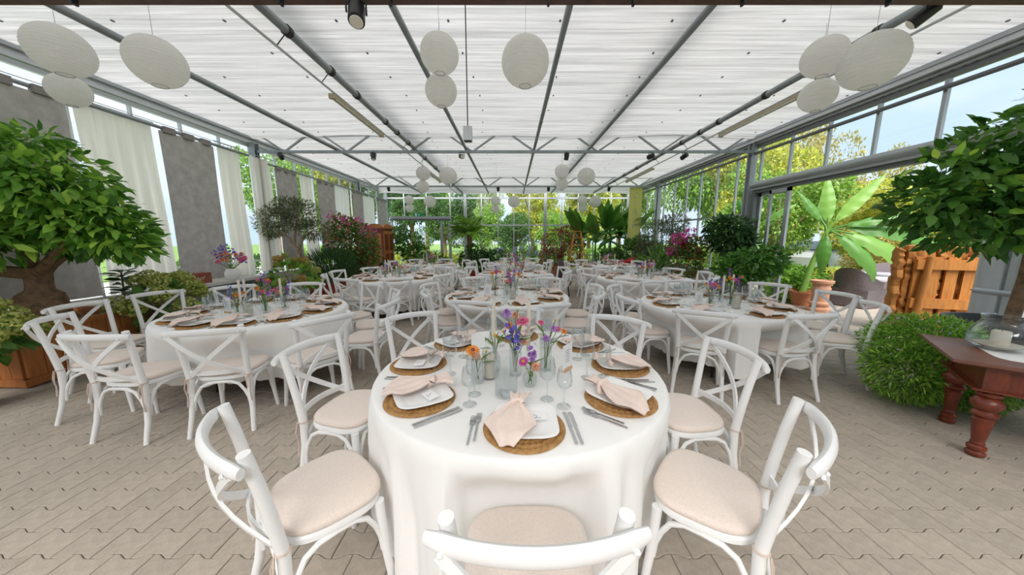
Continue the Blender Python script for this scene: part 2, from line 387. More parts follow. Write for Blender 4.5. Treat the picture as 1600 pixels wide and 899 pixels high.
struct('grab_rail', MB().tube([(XR - .35, 3.75, .93), (XR - .35, -2, .93)], .035, 10), M['alu'], win2, True)
# garden door: track beam, sliding leaves, jambs
d1 = empty('door_1', kind='structure')
struct('track_beam', MB().box((XR - .05, 4.9, 2.76), (.17, 6.0, .15)), M['alu'], d1)
struct('track_tube', MB().tube([(XR - .12, 1.9, 2.80), (XR - .12, 7.9, 2.80)], .075, 12), M['alu'], d1, True)
struct('track_channel', MB().box((XR - .02, 4.9, 2.65), (.11, 6.0, .06)), M['alu_dark'], d1)
for k, (y0, y1, x) in enumerate(((6.86, 7.40, XR - .06), (7.02, 7.85, XR + .06))):
    leaf = struct('door_leaf', MB().box((x, y0 + .04, 1.33), (.05, .08, 2.6)).box((x, y1 - .03, 1.33), (.05, .06, 2.6)).box((x, (y0 + y1) / 2, .08), (.05, y1 - y0, .14)).box((x, (y0 + y1) / 2, 2.58), (.05, y1 - y0, .08)), M['alu'], d1)
    struct('door_pane', MB().add([(x, y0, .1), (x, y1, .1), (x, y1, 2.6), (x, y0, 2.6)], [(0, 1, 2, 3)]), M['pane'], leaf)
    if k == 0: struct('door_handle', MB().tube([(x - .04, y0 + .05, 1.0), (x - .09, y0 + .05, 1.02), (x - .09, y0 + .05, 1.22), (x - .04, y0 + .05, 1.24)], .012, 8), M['steel'], leaf, True)
struct('jamb', MB().box((XR - .02, 7.9, 1.35), (.12, .10, 2.7)), M['alu_dark'], d1)
# ---- posts
for k, (x, y) in enumerate(((XL + .12, 8.0), (XR - .06, 8.08), (XL + .12, 13.1), (XR - .06, 13.0), (XL + .12, 2.6))):
    p = empty('trim_%d' % (k + 3), (x, y, 0), kind='structure')
    struct('flange', MB().box((0, -.07, 1.9), (.14, .012, 3.8)).box((0, .07, 1.9), (.14, .012, 3.8)).box((0, 0, 1.9), (.012, .14, 3.8)), M['alu'] if x > 0 else M['galv'], p)
    if x > 0 : struct('downpipe', MB().tube([(.02, .16, 0), (.02, .16, 3.75)], .035, 10), M['alu_light'], p, True)
col = empty('trim_8', (XR - .02, 3.86, 0), kind='structure')
struct('column', MB().lathe([(.115, 0), (.115, 2.7)], 20), M['alu_light'], col, True)
struct('jamb', MB().box((.05, -.16, 1.35), (.14, .05, 2.7)).box((.05, -.25, 1.35), (.10, .04, 2.7)), M['alu_light'], col)
struct('bolt', MB().lathe([(.012, 0), (.012, .01)], 8, (-.06, .1, 1.35)).lathe([(.012, 0), (.012, .01)], 8, (-.06, .1, .9)), M['dark'], col)
# ---- back wall
wb = empty('wall_back', kind='structure')
struct('sill', MB().box((1.6, YB, .36), (8.9, .10, .06)).box((1.6, YB, .72), (8.9, .06, .05)), M['alu'], wb)
struct('top_rail', MB().box((-.2, YB, 3.5), (12.2, .07, .08)), M['alu'], wb)
struct('gable_rail', MB().box((-.2, YB, 3.95), (12.2, .07, .08)), M['alu'], wb)
struct('middle_rail', MB().box((1.4, YB, 2.2), (9.0, .06, .07)), M['alu_light'], wb)
for x in (XL + .1, -2.3, 1.64, 5.7): struct('post', MB().box((x, YB, 2.0), (.14, .14, 4.0)), M['alu'], wb)
win3 = empty('window_3', kind='structure')
bx_ = [-3.05, -1.5, -.69, .09, .85, 2.45, 3.25, 4.05, 4.85]
for x in bx_ + [-5.3, -4.2]:
    z0 = .36 if x > -3.1 else 2.6
    struct('mullion', MB().box((x, YB, (z0 + 3.95) / 2), (.05, .05, 3.95 - z0)), M['alu_light'], win3)
be = sorted(bx_ + [-2.3, 1.64, 5.7])
for a, b in zip(be, be[1:]): struct('pane', MB().add([(a, YB, .36), (b, YB, .36), (b, YB, 3.95), (a, YB, 3.95)], [(0, 1, 2, 3)]), M['pane'], win3)
for a, b in ((XL + .1, -5.3), (-5.3, -4.2), (-4.2, -3.05)): struct('pane', MB().add([(a, YB, 2.6), (b, YB, 2.6), (b, YB, 3.95), (a, YB, 3.95)], [(0, 1, 2, 3)]), M['pane'], win3)
d2 = empty('door_2', kind='structure')
struct('lintel', MB().box((-4.5, YB - .08, 2.56), (2.95, .22, .13)), M['alu'], d2)
struct('lintel_channel', MB().box((-4.5, YB - .08, 2.46), (2.95, .14, .07)), M['alu_dark'], d2)
for x in (-5.95, -3.5, -3.08): struct('jamb', MB().box((x, YB - .05, 1.25), (.12, .10, 2.5)), M['alu'], d2)
struct('door_pane', MB().add([(-3.5, YB - .05, .1), (-3.08, YB - .05, .1), (-3.08, YB - .05, 2.45), (-3.5, YB - .05, 2.45)], [(0, 1, 2, 3)]), M['pane'], d2)
# rear wall behind the viewer
struct('wall_rear', MB().box((-.2, -5.1, 2.0), (12.6, .12, 4.0)), M['sideboard'])
# ================================================================== ROOF STEEL
def truss(y, label, xa=XL + .1, xb=XR - .1):
    t = empty('roof_truss', (0, y, 0), 0, label, 'truss')
    MB().box(((xa + xb) / 2, 0, 3.60), (xb - xa, .05, .06)).obj('bottom_chord', M['galv'], t, False)
    MB().box(((xa + xb) / 2, 0, 4.03), (xb - xa, .05, .05)).obj('top_chord', M['galv'], t, False)
    n = 8; s = (xb - xa) / n
    for k in range(n):
        c = xa + s * (k + .5)
        MB().beam((c - .03, 0, 3.62), (c - s * .36, 0, 3.96), .03, .04).obj('diagonal', M['galv'], t, False)
        MB().beam((c + .03, 0, 3.62), (c + s * .36, 0, 3.96), .03, .04).obj('diagonal', M['galv'], t, False)
    return t
truss(8.0, 'galvanised lattice truss crossing the hall nearest the viewer, black spotlights clamped on')
truss(13.1, 'galvanised lattice truss farther back, just before the glass end wall')
b0 = empty('roof_beam', (0, 2.95, 0), 0, 'dark brown beam running along the very top edge of the view', 'beam')
MB().box((-.2, 0, 3.545), (12.0, .12, .10)).obj('beam_body', M['beambrown'], b0, False)
for x in (-3.6, -1.9, -1.0, .3, 1.0, 1.9, 3.1): MB().box((x, -.02, 3.47), (.02, .05, .05)).obj('hook', M['black'], b0, False)
pipes = ((-4.28, .042, 'grey roof pipe nearest the curtained left wall', 0), (-2.36, .045, 'clamped heating pipe above the left strip lamps', 1), (-1.12, .034, 'slim roof pipe just left of the centre, behind the double paper lantern', 0),
         (.54, .034, 'slim roof pipe just right of the centre', 0), (1.87, .038, 'roof pipe between the centre and the right strip lamps', 0), (3.86, .045, 'clamped heating pipe above the right strip lamps', 1))
for x, r, lab, cl_ in pipes:
    t = empty('roof_pipe', (x, 0, 3.70), 0, lab, 'pipe')
    MB().tube([(0, -4.8, 0), (0, 5, 0), (0, 15.7, 0)], r, 12).obj('pipe', M['galv'], t)
    if cl_:
        for y in (3.7, 4.5, 5.2, 6.3, 6.9, 7.6, 9.0, 10.2, 11.3, 12.4):
            MB().tube([(0, y - .03, 0), (0, y + .03, 0)], r + .012, 12).obj('clamp', M['dark'], t)
        s = -1 if x < 0 else 1
        c = empty('cable_conduit', (x + s * .13, 0, 3.56), 0, ('thin conduit hung under the left heating pipe' if s < 0 else 'thin conduit hung under the right heating pipe'), 'conduit')
        MB().tube([(0, -4.5, 0), (0, 15.5, 0)], .014, 8).obj('conduit_tube', M['alu_light'], c)
        for y in (3.7, 4.5, 7.6, 9.0, 12.4): MB().tube([(0, y, 0), (-s * .13, y, .14)], .006, 5).obj('hanger', M['dark'], c)
        for (y0, y1, lb) in ((4.73, 6.47, 'nearer'), (9.4, 11.5, 'farther')):
            f = empty('strip_lamp', (x + s * .14, 0, 3.50), 0, lb + ' strip lamp under the ' + ('left' if s < 0 else 'right') + ' heating pipe', 'lamp')
            MB().box((0, (y0 + y1) / 2, .015), (.075, y1 - y0, .03)).obj('housing', M['lamp_tan'], f, False)
            for dx in (-.022, .022): MB().tube([(dx, y0 + .06, -.012), (dx, y1 - .06, -.012)], .013, 8).obj('lamp_tube', M['lamp_tube'], f)
            for yy in (y0 + .03, y1 - .03): MB().box((0, yy, -.008), (.08, .05, .045)).obj('end_cap', M['lamp_tan'], f, False)
# spotlights
def spot(loc, rx, rz, label, s=1.0, mat='black'):
    t = empty('spotlight', loc, rz, label, 'spotlight', 'spotlights on the trusses')
    t.scale = (s, s, s)
    MB().tube([(-.075, 0, -.12), (-.075, 0, -.03), (0, 0, 0), (.075, 0, -.03), (.075, 0, -.12)], .008, 6).obj('yoke', M['black'], t)
    mt = Matrix.Translation((0, 0, -.12)) @ Matrix.Rotation(rx, 4, 'X')
    h = MB().lathe([(.045, -.10), (.065, -.085), (.065, .09), (.055, .10)], 16).obj('housing', M[mat], t); h.matrix_basis = mt
    l = MB().lathe([(.052, 0), (.048, -.006)], 16, (0, 0, -.099)).obj('lens', M['lens'], t); l.matrix_basis = mt
spot((-1.27, 2.9, 3.48), -.5, .3, 'black spotlight hanging from the dark top beam, left of the centre')
spot((3.62, 3.12, 3.60), .9, .85, 'black spotlight near the top right corner above the paper lanterns', .9)
for x, lb, rx in ((-5.5, 'beside the left wall curtains', 1.2), (-3.3, 'under the near truss between two left pipes', -.4), (-1.2, 'at the near truss just left of the centre', -1.3), (1.3, 'under the near truss right of the centre', .3), (3.3, 'on the near truss left of the right heating pipe', 1.5), (4.1, 'on the near truss right of the right heating pipe', 1.2)):
    spot((x, 7.93, 3.58), rx, .4, 'small black spotlight ' + lb, .85)
for x, lb in ((-4.9, 'left end of the far truss'), (-.55, 'far truss middle'), (1.45, 'far truss right of the middle'), (3.85, 'right end of the far truss')):
    spot((x, 13.03, 3.58), .5, 0, 'small black spotlight at the ' + lb, .8)
t = empty('hanging_sensor', (-.40, 3.05, 2.42), 0, 'small square sensor box dangling on a long cord left of the centre', 'sensor')
MB().box((0, 0, .06), (.075, .075, .12)).obj('sensor_body', M['alu_light'], t, False); MB().box((0, 0, .002), (.06, .06, .012)).obj('sensor_grille', M['black'], t, False)
MB().tube([(0, 0, .12), (0, 0, 1.5)], .005, 6).obj('cord', M['dark'], t)
# ---- paper lanterns
def lantern_mesh(d):
    r = d / 2; prof = []; n = 46
    for i in range(n + 1):
        a = -PI / 2 + PI * i / n; a = max(min(a, PI / 2 - .26), -PI / 2 + .26)
        rib = 1.0 - .03 * (i % 2)
        prof.append((r * math.cos(a) * rib, r * .96 * math.sin(a)))
    return MB().lathe(prof, 40, capb=False, capt=False).mesh('paper_shade', M['paper'], True, 14)
LM = {d: lantern_mesh(d) for d in (.36, .40, .50, .52)}
RM = {d: MB().tube([(d / 2 * .255 * math.cos(a), d / 2 * .255 * math.sin(a), -d / 2 * .93) for a in np.linspace(0, 2 * PI, 25)], .004, 5).mesh('wire_ring', M['wire']) for d in LM}
lants = [(-4.73, 3.66, 3.49, .50, 'white paper lantern at far left, upper of the overlapping pair'), (-4.80, 3.72, 3.15, .40, 'smaller white paper lantern at far left, lower of the pair'), (-3.74, 3.66, 3.38, .50, 'large white paper lantern alone over the left tables'),
 (-.76, 3.66, 3.46, .40, 'white paper lantern upper of the pair hanging left of the centre'), (-.76, 3.68, 3.13, .40, 'white paper lantern lower of the pair hanging left of the centre'), (.14, 3.66, 3.38, .50, 'large white paper lantern alone just right of the centre'),
 (3.28, 3.66, 3.43, .40, 'white paper lantern left upper of the three at right'), (3.30, 3.70, 3.09, .40, 'white paper lantern lowest of the three at right'), (3.56, 3.44, 3.28, .52, 'largest white paper lantern of the three at right, beside the roof pipe'),
 (-2.5, 9.3, 3.36, .40, 'mid-distance paper lantern upper of the pair left of the centre'), (-2.52, 9.3, 3.02, .40, 'mid-distance paper lantern lower of the pair left of the centre'), (-1.8, 9.3, 3.29, .50, 'mid-distance large paper lantern beside the left pipe'),
 (1.40, 9.3, 3.41, .40, 'mid-distance paper lantern upper of the pair right of the centre'), (1.41, 9.3, 3.09, .40, 'mid-distance paper lantern lower of the pair right of the centre'), (2.09, 9.3, 3.27, .50, 'mid-distance large paper lantern right of the centre'),
 (-4.29, 13.6, 3.13, .40, 'farthest row paper lantern upper of the pair over the far door'), (-4.28, 13.6, 2.82, .40, 'farthest row small paper lantern lower over the far door'), (-3.42, 13.6, 3.07, .50, 'farthest row large paper lantern near the far door'),
 (-.69, 13.6, 3.10, .40, 'farthest row paper lantern upper of the middle pair'), (-.70, 13.6, 2.79, .40, 'farthest row small paper lantern lower of the middle pair'), (.08, 13.6, 3.07, .50, 'farthest row large paper lantern in the middle'),
 (2.93, 13.6, 3.13, .40, 'farthest row paper lantern upper of the pair before the banana leaves'), (2.97, 13.6, 2.82, .40, 'farthest row small lantern lower of the pair before the banana leaves'), (3.47, 13.6, 3.07, .50, 'farthest row large lantern before the banana leaves')]
for x, y, z, d, lab in lants:
    if 'lower' in lab or 'lowest' in lab:      # the small ones hang a little farther back, clear of the upper lantern
        k_ = (y + .26) / y; x, y, z, d = x * k_, y * k_, 1.545 + (z - 1.545) * k_ - .02, .36
    t = empty('paper_lantern', (x, y, z), random.uniform(0, 3), lab, 'lantern', 'white paper lanterns')
    link('paper_shade', LM[d], t); link('wire_ring', RM[d], t)
    MB().tube([(0, 0, d * .45), (0, 0, 3.93 - z)], .0025, 4).obj('hanging_wire', M['wire'], t)
# ---- wall panels and curtains on the left wall
XP = -6.02
MB().tube([(XP, -1, 3.44), (XP, 7.6, 3.42)], .028, 10).obj('curtain_pole', M['galv'])
tag(bpy.data.objects['curtain_pole'], 'grey pole carrying the near grey panels along the left wall', 'pole')
tag(MB().tube([(XP, 8.2, 3.36), (XP, 15.7, 3.36)], .024, 10).obj('curtain_pole', M['galv']), 'grey pole carrying the far grey panels along the left wall', 'pole')
def panel(y0, y1, z0, z1, label):
    t = empty('fabric_panel', (XP + .02, y0, 0), 0, label, 'wall panel', 'grey fabric panels on the left wall')
    n = 12; V = []; Fc = []
    for i in range(n + 1):
        for j in range(9):
            V.append((.015 * math.sin(i * 1.3 + j * .4) , (y1 - y0) * i / n, z0 + (z1 - z0) * j / 8))
    Fc = [(i * 9 + j, (i + 1) * 9 + j, (i + 1) * 9 + j + 1, i * 9 + j + 1) for i in range(n) for j in range(8)]
    m = MB().add(V, Fc); b = len(m.v)
    m.add([(x - .006, y, z) for x, y, z in V], [tuple(reversed(f)) for f in Fc])
    m.obj('panel_cloth', M['panel'], t, True)
    k = max(3, int((y1 - y0) / .33))
    for q in range(k):
        yy = (y1 - y0) * (q + .5) / k
        MB().box((-.005, yy, z1 + .035), (.075, (y1 - y0) / k * .55, .10)).obj('hanging_tab', M['tab'], t, False)
panel(2.3, 4.58, .72, 3.37, 'grey fabric panel behind the large bonsai tree'); panel(5.72, 6.72, .75, 3.37, 'grey fabric panel between the two widest near curtains')
panel(8.36, 9.20, .9, 3.29, 'grey fabric panel behind the olive tree'); panel(10.1, 11.1, .9, 3.29, 'grey fabric panel left of the pink bougainvillea top')
panel(12.3, 13.15, .9, 3.29, 'grey fabric panel above the bougainvillea, near the wardrobe'); panel(14.45, 15.6, .9, 3.25, 'farthest grey fabric panel at the end of the left wall')
def curtain(y0, y1, z0, z1, label, mat='curtain'):
    t = empty('curtain', (XP - .05, y0, 0), 0, label, 'curtain', 'sheer curtains on the left wall')
    n = max(24, int((y1 - y0) * 46)); V = []; f = random.uniform(0, 6)
    for i in range(n + 1):
        s = i / n
        for j in range(13):
            q = j / 12; a = .018 + .022 * (1 - q)
            V.append((a * math.sin(s * (y1 - y0) * 34 + f + .5 * math.sin(q * 3)) + .015 * math.sin(s * 9 + q * 2), (y1 - y0) * s + .02 * math.sin(q * 4 + f) , z0 + (z1 - z0) * q + .02 * math.sin(s * 7) * (1 - q)))
    Fc = [(i * 13 + j, (i + 1) * 13 + j, (i + 1) * 13 + j + 1, i * 13 + j + 1) for i in range(n) for j in range(12)]
    MB().add(V, Fc).obj('curtain_cloth', M[mat], t, True, 0)
    MB().tube([(0, -.02, z1 + .05), (0, y1 - y0 + .02, z1 + .05)], .008, 6).obj('curtain_wire', M['wire'], t)
    hk = int((y1 - y0) / .085)
    for q in range(hk + 1): MB().tube([(0, (y1 - y0) * q / hk, z1 - .01), (.012, (y1 - y0) * q / hk, z1 + .03), (0, (y1 - y0) * q / hk, z1 + .055)], .005, 4).obj('curtain_hook', M['alu'], t)
curtain(4.70, 5.70, .70, 3.43, 'wide cream sheer curtain right behind the bonsai crown')
curtain(6.85, 7.42, .72, 3.47, 'cream sheer curtain beside the near truss post'); curtain(7.68, 8.32, .75, 3.45, 'cream sheer curtain left of the olive tree')
curtain(9.38, 10.02, .75, 3.38, 'cream sheer curtain between olive tree and bougainvillea'); curtain(11.2, 12.2, .8, 3.36, 'pale curtain above the bougainvillea', 'curtain_w'); curtain(13.25, 14.35, .8, 3.28, 'white curtain above the wardrobe', 'curtain_w')
# ================================================================== CHAIR
def outline(wf, wr_, yf, yr, n=40, e=3.2):
    P = []
    for k in range(n):
        a = 2 * PI * k / n; c, s = math.cos(a), math.sin(a)
        u = math.copysign(abs(c) ** (2 / e), c); v = math.copysign(abs(s) ** (2 / e), s)
        y = (yf + yr) / 2 + (yf - yr) / 2 * v; t = (y - yr) / (yf - yr); P.append((u * (wr_ + (wf - wr_) * t) / 2, y))
    return P
def scale_out(o, s, z, cy=.01): return [(x * s, cy + (y - cy) * s, z) for x, y in o]
def make_chair():
    t = empty('cross_back_chair', (0, 0, 0), 0, 'white cross-back chair', 'chair')
    fo = outline(.455, .395, .175, -.205)
    MB().rings([scale_out(fo, .97, .425), scale_out(fo, 1, .432), scale_out(fo, 1, .452), scale_out(fo, .97, .460)]).obj('seat_frame', M['white_wood'], t)
    co = outline(.46, .395, .182, -.20)
    MB().rings([scale_out(co, .96, .459), scale_out(co, 1, .468), scale_out(co, 1.0, .480), scale_out(co, .97, .491), scale_out(co, .88, .497), scale_out(co, .5, .502), scale_out(co, .1, .503)]).obj('seat_cushion', M['cushion'], t, True, 0)
    for s in (-1, 1):
        MB().tube([(s * .213, -.275, 0), (s * .203, -.232, .16), (s * .194, -.208, .32), (s * .192, -.205, .45), (s * .198, -.225, .60), (s * .207, -.248, .75), (s * .217, -.275, .888)], [.0165, .019, .021, .022, .021, .0205, .020], 12).obj('rear_leg', M['white_wood'], t)
        MB().tube([(s * .215, .165, 0), (s * .200, .147, .2), (s * .190, .135, .43)], [.0155, .019, .0215], 12).obj('front_leg', M['white_wood'], t)
    rl = []
    for k in range(15):
        x = -.262 + .524 * k / 14; q = 1 - (x / .262) ** 2
        rl.append((x, -.291 - .062 * q, .851 + .012 * q))
    rail = MB().tube(rl, [.75 * .026] + [.026] * 13 + [.75 * .026], 12, sec=(.66, 1.0), up=(0, 0, 1)).obj('top_rail', M['white_wood'], t)
    for s in (-1, 1): MB().lathe([(.008, 0), (.008, .006), (.004, .009)], 8).obj('bolt', M['white_wood'], rail).matrix_basis = Matrix.Translation((s * .222, -.327, .845)) @ Matrix.Rotation(PI / 2, 4, 'X')
    for s in (-1, 1):
        pts = []
        for k in range(11):
            q = k / 10; x = s * (-.226 + .412 * q); z = .842 - .365 * q
            y = -.322 + .105 * q - .075 * math.sin(PI * q) * (1 if s > 0 else .92) + (.010 if s < 0 else 0)
            pts.append((x, y, z))
        MB().band(pts, .030, .010, (0, 1, 0)).obj('cross_brace', M['white_wood'], t)
    lr = [(-.192 + .384 * k / 8, -.214 - .05 * math.sin(PI * k / 8), .515) for k in range(9)]
    MB().band(lr, .010, .034, (0, 0, 1)).obj('lower_rail', M['white_wood'], t)
    def arch(a, b, zl, zt):
        a, b = Vector(a), Vector(b); P = []
        for q, z in ((.03, zl), (.05, zl + .07), (.10, zl + .13), (.19, zt - .025), (.32, zt), (.5, zt + .004), (.68, zt), (.81, zt - .025), (.90, zl + .13), (.95, zl + .07), (.97, zl)):
            p = a.lerp(b, q); p.z = z; P.append(p)
        return MB().tube(P, .0115, 8)
    arch((-.2, .147, 0), (-.2, -.215, 0), .20, .415).obj('arch_brace', M['white_wood'], t); arch((.2, .147, 0), (.2, -.215, 0), .20, .415).obj('arch_brace', M['white_wood'], t)
    arch((-.2, .147, 0), (.2, .147, 0), .20, .415).obj('arch_brace', M['white_wood'], t); arch((-.2, -.215, 0), (.2, -.215, 0), .20, .415).obj('arch_brace', M['white_wood'], t)
    for s in (-1, 1):
        m = MB().tube([(s * .194 + .024 * math.cos(a), -.207 + .024 * math.sin(a), .468) for a in np.linspace(0, 2 * PI, 13)], .004, 5)
        m.tube([(s * .205, -.235, .466), (s * .215, -.245, .40), (s * .205, -.240, .33), (s * .212, -.243, .25)], [.005, .004, .004, .006], 5)
        m.tube([(s * .200, -.232, .466), (s * .19, -.245, .42), (s * .196, -.25, .36)], .004, 5)
        m.obj('cushion_tie', M['tie'], t)
    return t
CHAIR = Proto(make_chair())
WORD8 = ['nearest', 'near left', 'left', 'far left', 'farthest', 'far right', 'right', 'near right']
ORD = ['nearest', 'second', 'third', 'fourth', 'fifth', 'sixth', 'seventh', 'eighth', 'ninth', 'tenth', 'eleventh']
def seat_words(n, k):            # k counts clockwise from the seat nearest the viewer
    if n == 8: return WORD8[k]
    return ORD[k] if k == 0 else ORD[k] + ' clockwise'
# ================================================================== TABLES
def cloth_mesh(R, hem, seed, nf, amp, seats, th=300):
    """round cloth with hanging folds; where a chair is pushed in, its seat presses the cloth inwards"""
    r = random.Random(seed); p0, p1, p2 = r.uniform(0, 6), r.uniform(0, 6), r.uniform(0, 6)
    def g(a):
        q = nf * a / 1.0 + 1.1 * math.sin(3 * a + p1) + .8 * math.sin(5 * a + p2) + p0
        s = math.sin(q); s = math.copysign(abs(s) ** .75, s)
        return .75 * s * (.65 + .35 * math.sin(2 * a + p2)) + .25 * math.sin(2 * q + p1)
    lim = [9.] * th; so_ = outline(.49, .42, .195, -.22, 400)
    for sx, sy, f in seats:
        for x, y in so_:
            X_, Y_ = sx + x * math.cos(f) - y * math.sin(f), sy + x * math.sin(f) + y * math.cos(f)
            j = int(round(math.atan2(Y_, X_) / (2 * PI) * th)) % th; lim[j] = min(lim[j], math.hypot(X_, Y_) - .012)
    l2 = [min(lim[(j + d) % th] for d in range(-3, 4)) for j in range(th)]
    l2 = [max(.50, min(q, R + .25)) for q in l2]
    lim = [min(l2[j], sum(l2[(j + d) % th] for d in range(-4, 5)) / 9) for j in range(th)]
    Rg = []; top = .765
    Rg.append([(.02 * math.cos(2 * PI * j / th), .02 * math.sin(2 * PI * j / th), top) for j in range(th)])
    for q, z in ((.5, top), (.9, top), (.985, top), (1.0, top - .003), (1.008, top - .012)):
        Rg.append([(R * q * math.cos(2 * PI * j / th), R * q * math.sin(2 * PI * j / th), z + (.0006 * math.sin(j * .9))) for j in range(th)])
    for k in range(1, 19):
        s = k / 18; row = []
        for j in range(th):
            a = 2 * PI * j / th; G = g(a)
            sq = .10 * max(0, math.cos(4 * a + p0)) ** 2
            h = max(hem + .03 * (1 + G * .7) - sq * hem * .8, .012); z = top - .012 - (top - .012 - h) * s
            rr = R * 1.008 + .010 + .03 * s + amp * G * min(1, s * 2.0) * (.5 + .5 * s)
            rr = max(rr, R * (1.004 - .09 * min(1, s * 3)))
            t = min(1, max(0, (.735 - z) / .22)); t = t * t * (3 - 2 * t)
            rr = rr * (1 - t) + min(rr, lim[j]) * t
            row.append((rr * math.cos(a), rr * math.sin(a), z))
        Rg.append(row)
    m = MB().rings(Rg); m.f = m.f[:-1]
    return m.mesh('tablecloth', M['cloth'], True, 0)
def make_table():
    t = empty('round_table', (0, 0, 0), 0, 'round table', 'table')
    MB().lathe([(.78, .725), (.80, .73), (.80, .752), (.79, .756)], 48).obj('tabletop', M['wood_tan'], t)
    for k in range(4):
        a = PI / 4 + k * PI / 2; MB().tube([(.44 * math.cos(a), .44 * math.sin(a), 0), (.40 * math.cos(a), .40 * math.sin(a), .73)], [.016, .02], 8).obj('leg', M['dark'], t)
    return t
TABLE = Proto(make_table())
# place setting pieces (local frame: +y towards the table centre, x to the diner's right)
def mat_mesh():
    P = []; nr = 30
    for i in range(nr): P.append((.006 + .160 * i / (nr - 1), .008 + .005 * abs(math.sin(PI * i / 5.0)), i // 5))
    P += [(.170, .008, 6), (.171, .003, 6), (.166, .0, 6)]
    m = MB(); n = 112; V = []
    for i, (r, z, g) in enumerate(P):
        for j in range(n):
            a = 2 * PI * j / n; wv = .0028 * math.cos((12 + 5 * g) * a + (i % 5) * 1.25) if 2 < i < nr else 0
            V.append((r * math.cos(a), r * math.sin(a), z + wv))
    Fc = [(i * n + (j + 1) % n, i * n + j, (i + 1) * n + j, (i + 1) * n + (j + 1) % n) for i in range(len(P) - 1) for j in range(n)]
    m.add(V, Fc + [tuple(range(n)), tuple(range((len(P) - 1) * n, len(P) * n))[::-1]])
    return m.mesh('woven_placemat', M['mat'], True, 60)
def plate_mesh():
    def sq(h, z, e=5.0, lift=0.):
        P = []
        for k in range(48):
            a = 2 * PI * k / 48; c, s = math.cos(a), math.sin(a)
            u = math.copysign(abs(c) ** (2 / e), c); v = math.copysign(abs(s) ** (2 / e), s)
            P.append((h * u, h * v, z + lift * (u * u * v * v)))
        return P
    return MB().rings([sq(.075, 0), sq(.085, .002), sq(.128, .013, lift=.008), sq(.132, .016, lift=.009), sq(.128, .0175, lift=.009), sq(.092, .0075), sq(.080, .0055)]).mesh('square_plate', M['china'], True, 50)
def napkin_meshes(seed, drop):
    r = random.Random(seed)
    V = []; nu, nvv = 16, 13
    for i in range(nu + 1):
        u = i / nu
        for j in range(nvv):
            v = j / (nvv - 1) * 2 - 1
            wd = .022 + .085 * math.sin(min(1, u * 1.35) * PI / 2) * (1 - max(0, u - .62) / .38 * .95)
            x = v * wd - .015 * u; y = -.235 * u
            z = .016 * (1 - u) + .014 * abs(math.sin(v * 5.0 + seed)) * (1 - u) ** .8 + .004 * math.sin(u * 7 + v * 3) + .020
            if u > .82: z -= (u - .82) * .10
            V.append((x, y, z))
    Fc = [(i * nvv + j, i * nvv + j + 1, (i + 1) * nvv + j + 1, (i + 1) * nvv + j) for i in range(nu) for j in range(nvv - 1)]
    b = len(V)
    for i in range(9):
        u = i / 8
        for j in range(nvv):
            v = j / (nvv - 1) * 2 - 1; wd = .020 + .034 * u
            V.append((v * wd + .02 * u, .005 + .095 * u, .024 + .020 * abs(math.sin(v * 5.5 + seed)) * (.4 + .6 * u) + .010 * math.sin(u * 3)))
    Fc += [(b + i * nvv + j, b + (i + 1) * nvv + j, b + (i + 1) * nvv + j + 1, b + i * nvv + j + 1) for i in range(8) for j in range(nvv - 1)]
    body = MB().add(V, Fc); body.add([(x, y, z - .004) for x, y, z in V], [tuple(reversed(f)) for f in Fc])
    kn = MB(); pts = [(.030 * math.cos(a), .012 * math.sin(a) , .028 + .022 * math.sin(a + .6)) for a in np.linspace(0, 2 * PI, 17)]
    kn.tube(pts, [.013 + .003 * math.sin(i * 1.7) for i in range(17)], 8, cap=False)
    return body.mesh('napkin', M['napkin'], True, 0), kn.mesh('knot', M['napkin'], True, 0)
def fork_mesh():
    m = MB().band([(0, -.10, .004), (0, -.02, .004), (0, .03, .006)], .008, .003, (0, 0, 1)); m.band([(0, .03, .006), (0, .045, .006), (0, .055, .005)], .022, .002, (0, 0, 1))
    for x in (-.0095, -.0032, .0032, .0095): m.band([(x, .053, .005), (x, .075, .003), (x, .098, .006)], .0032, .002, (0, 0, 1))
    return m.mesh('fork', M['steel'], False)
def knife_mesh():
    m = MB().band([(0, -.115, .004), (0, 0, .004)], .010, .005, (0, 0, 1)); m.band([(.001, 0, .004), (.002, .05, .004), (.001, .095, .004), (-.003, .112, .004)], .015, .0015, (0, 0, 1)); return m.mesh('knife', M['steel'], False)
def glass_mesh(h, rb, rt, name='wine_glass'):
    zb = h * .45
    P = [(.034, 0), (.034, .002), (.012, .006), (.0045, .012), (.004, zb - .012), (.008, zb), (rb * .62, zb + .012), (rb * .93, zb + h * .12), (rb, zb + h * .22), (rb * .96, zb + h * .33), (rt, h)]
    P += [(rt - .0012, h), (rb * .95, zb + h * .33), (rb - .002, zb + h * .22), (rb * .60, zb + .015), (.002, zb + .004)]
    return MB().lathe(P, 20).mesh(name, M['glass'], True, 60)
def cardm(wd, h, name='place_card'):
    return MB().add([(-wd / 2, -h * .35, 0), (wd / 2, -h * .35, 0), (wd / 2, 0, h * .35), (-wd / 2, 0, h * .35), (wd / 2, h * .35, 0), (-wd / 2, h * .35, 0)], [(0, 1, 2, 3), (3, 2, 4, 5)]).mesh(name, M['card'], False)
PM = dict(mat=mat_mesh(), plate=plate_mesh(), fork=fork_mesh(), knife=knife_mesh(), g1=glass_mesh(.215, .042, .031), g2=glass_mesh(.19, .037, .028))
NK = [napkin_meshes(k, k % 2) for k in range(3)]
PC = MB().box((0, 0, .0008), (.085, .055, .0012)).mesh('place_card', M['card'], False)
PCI = MB().tube([(-.006 + .006 * math.sin(q * 5), -.010 + .022 * q, .0018) for q in np.linspace(0, 1, 9)], .0009, 4).box((0, -.014, .0018), (.03, .0015, .0006)).mesh('card_lettering', M['ink'], False)
TZ = .7655
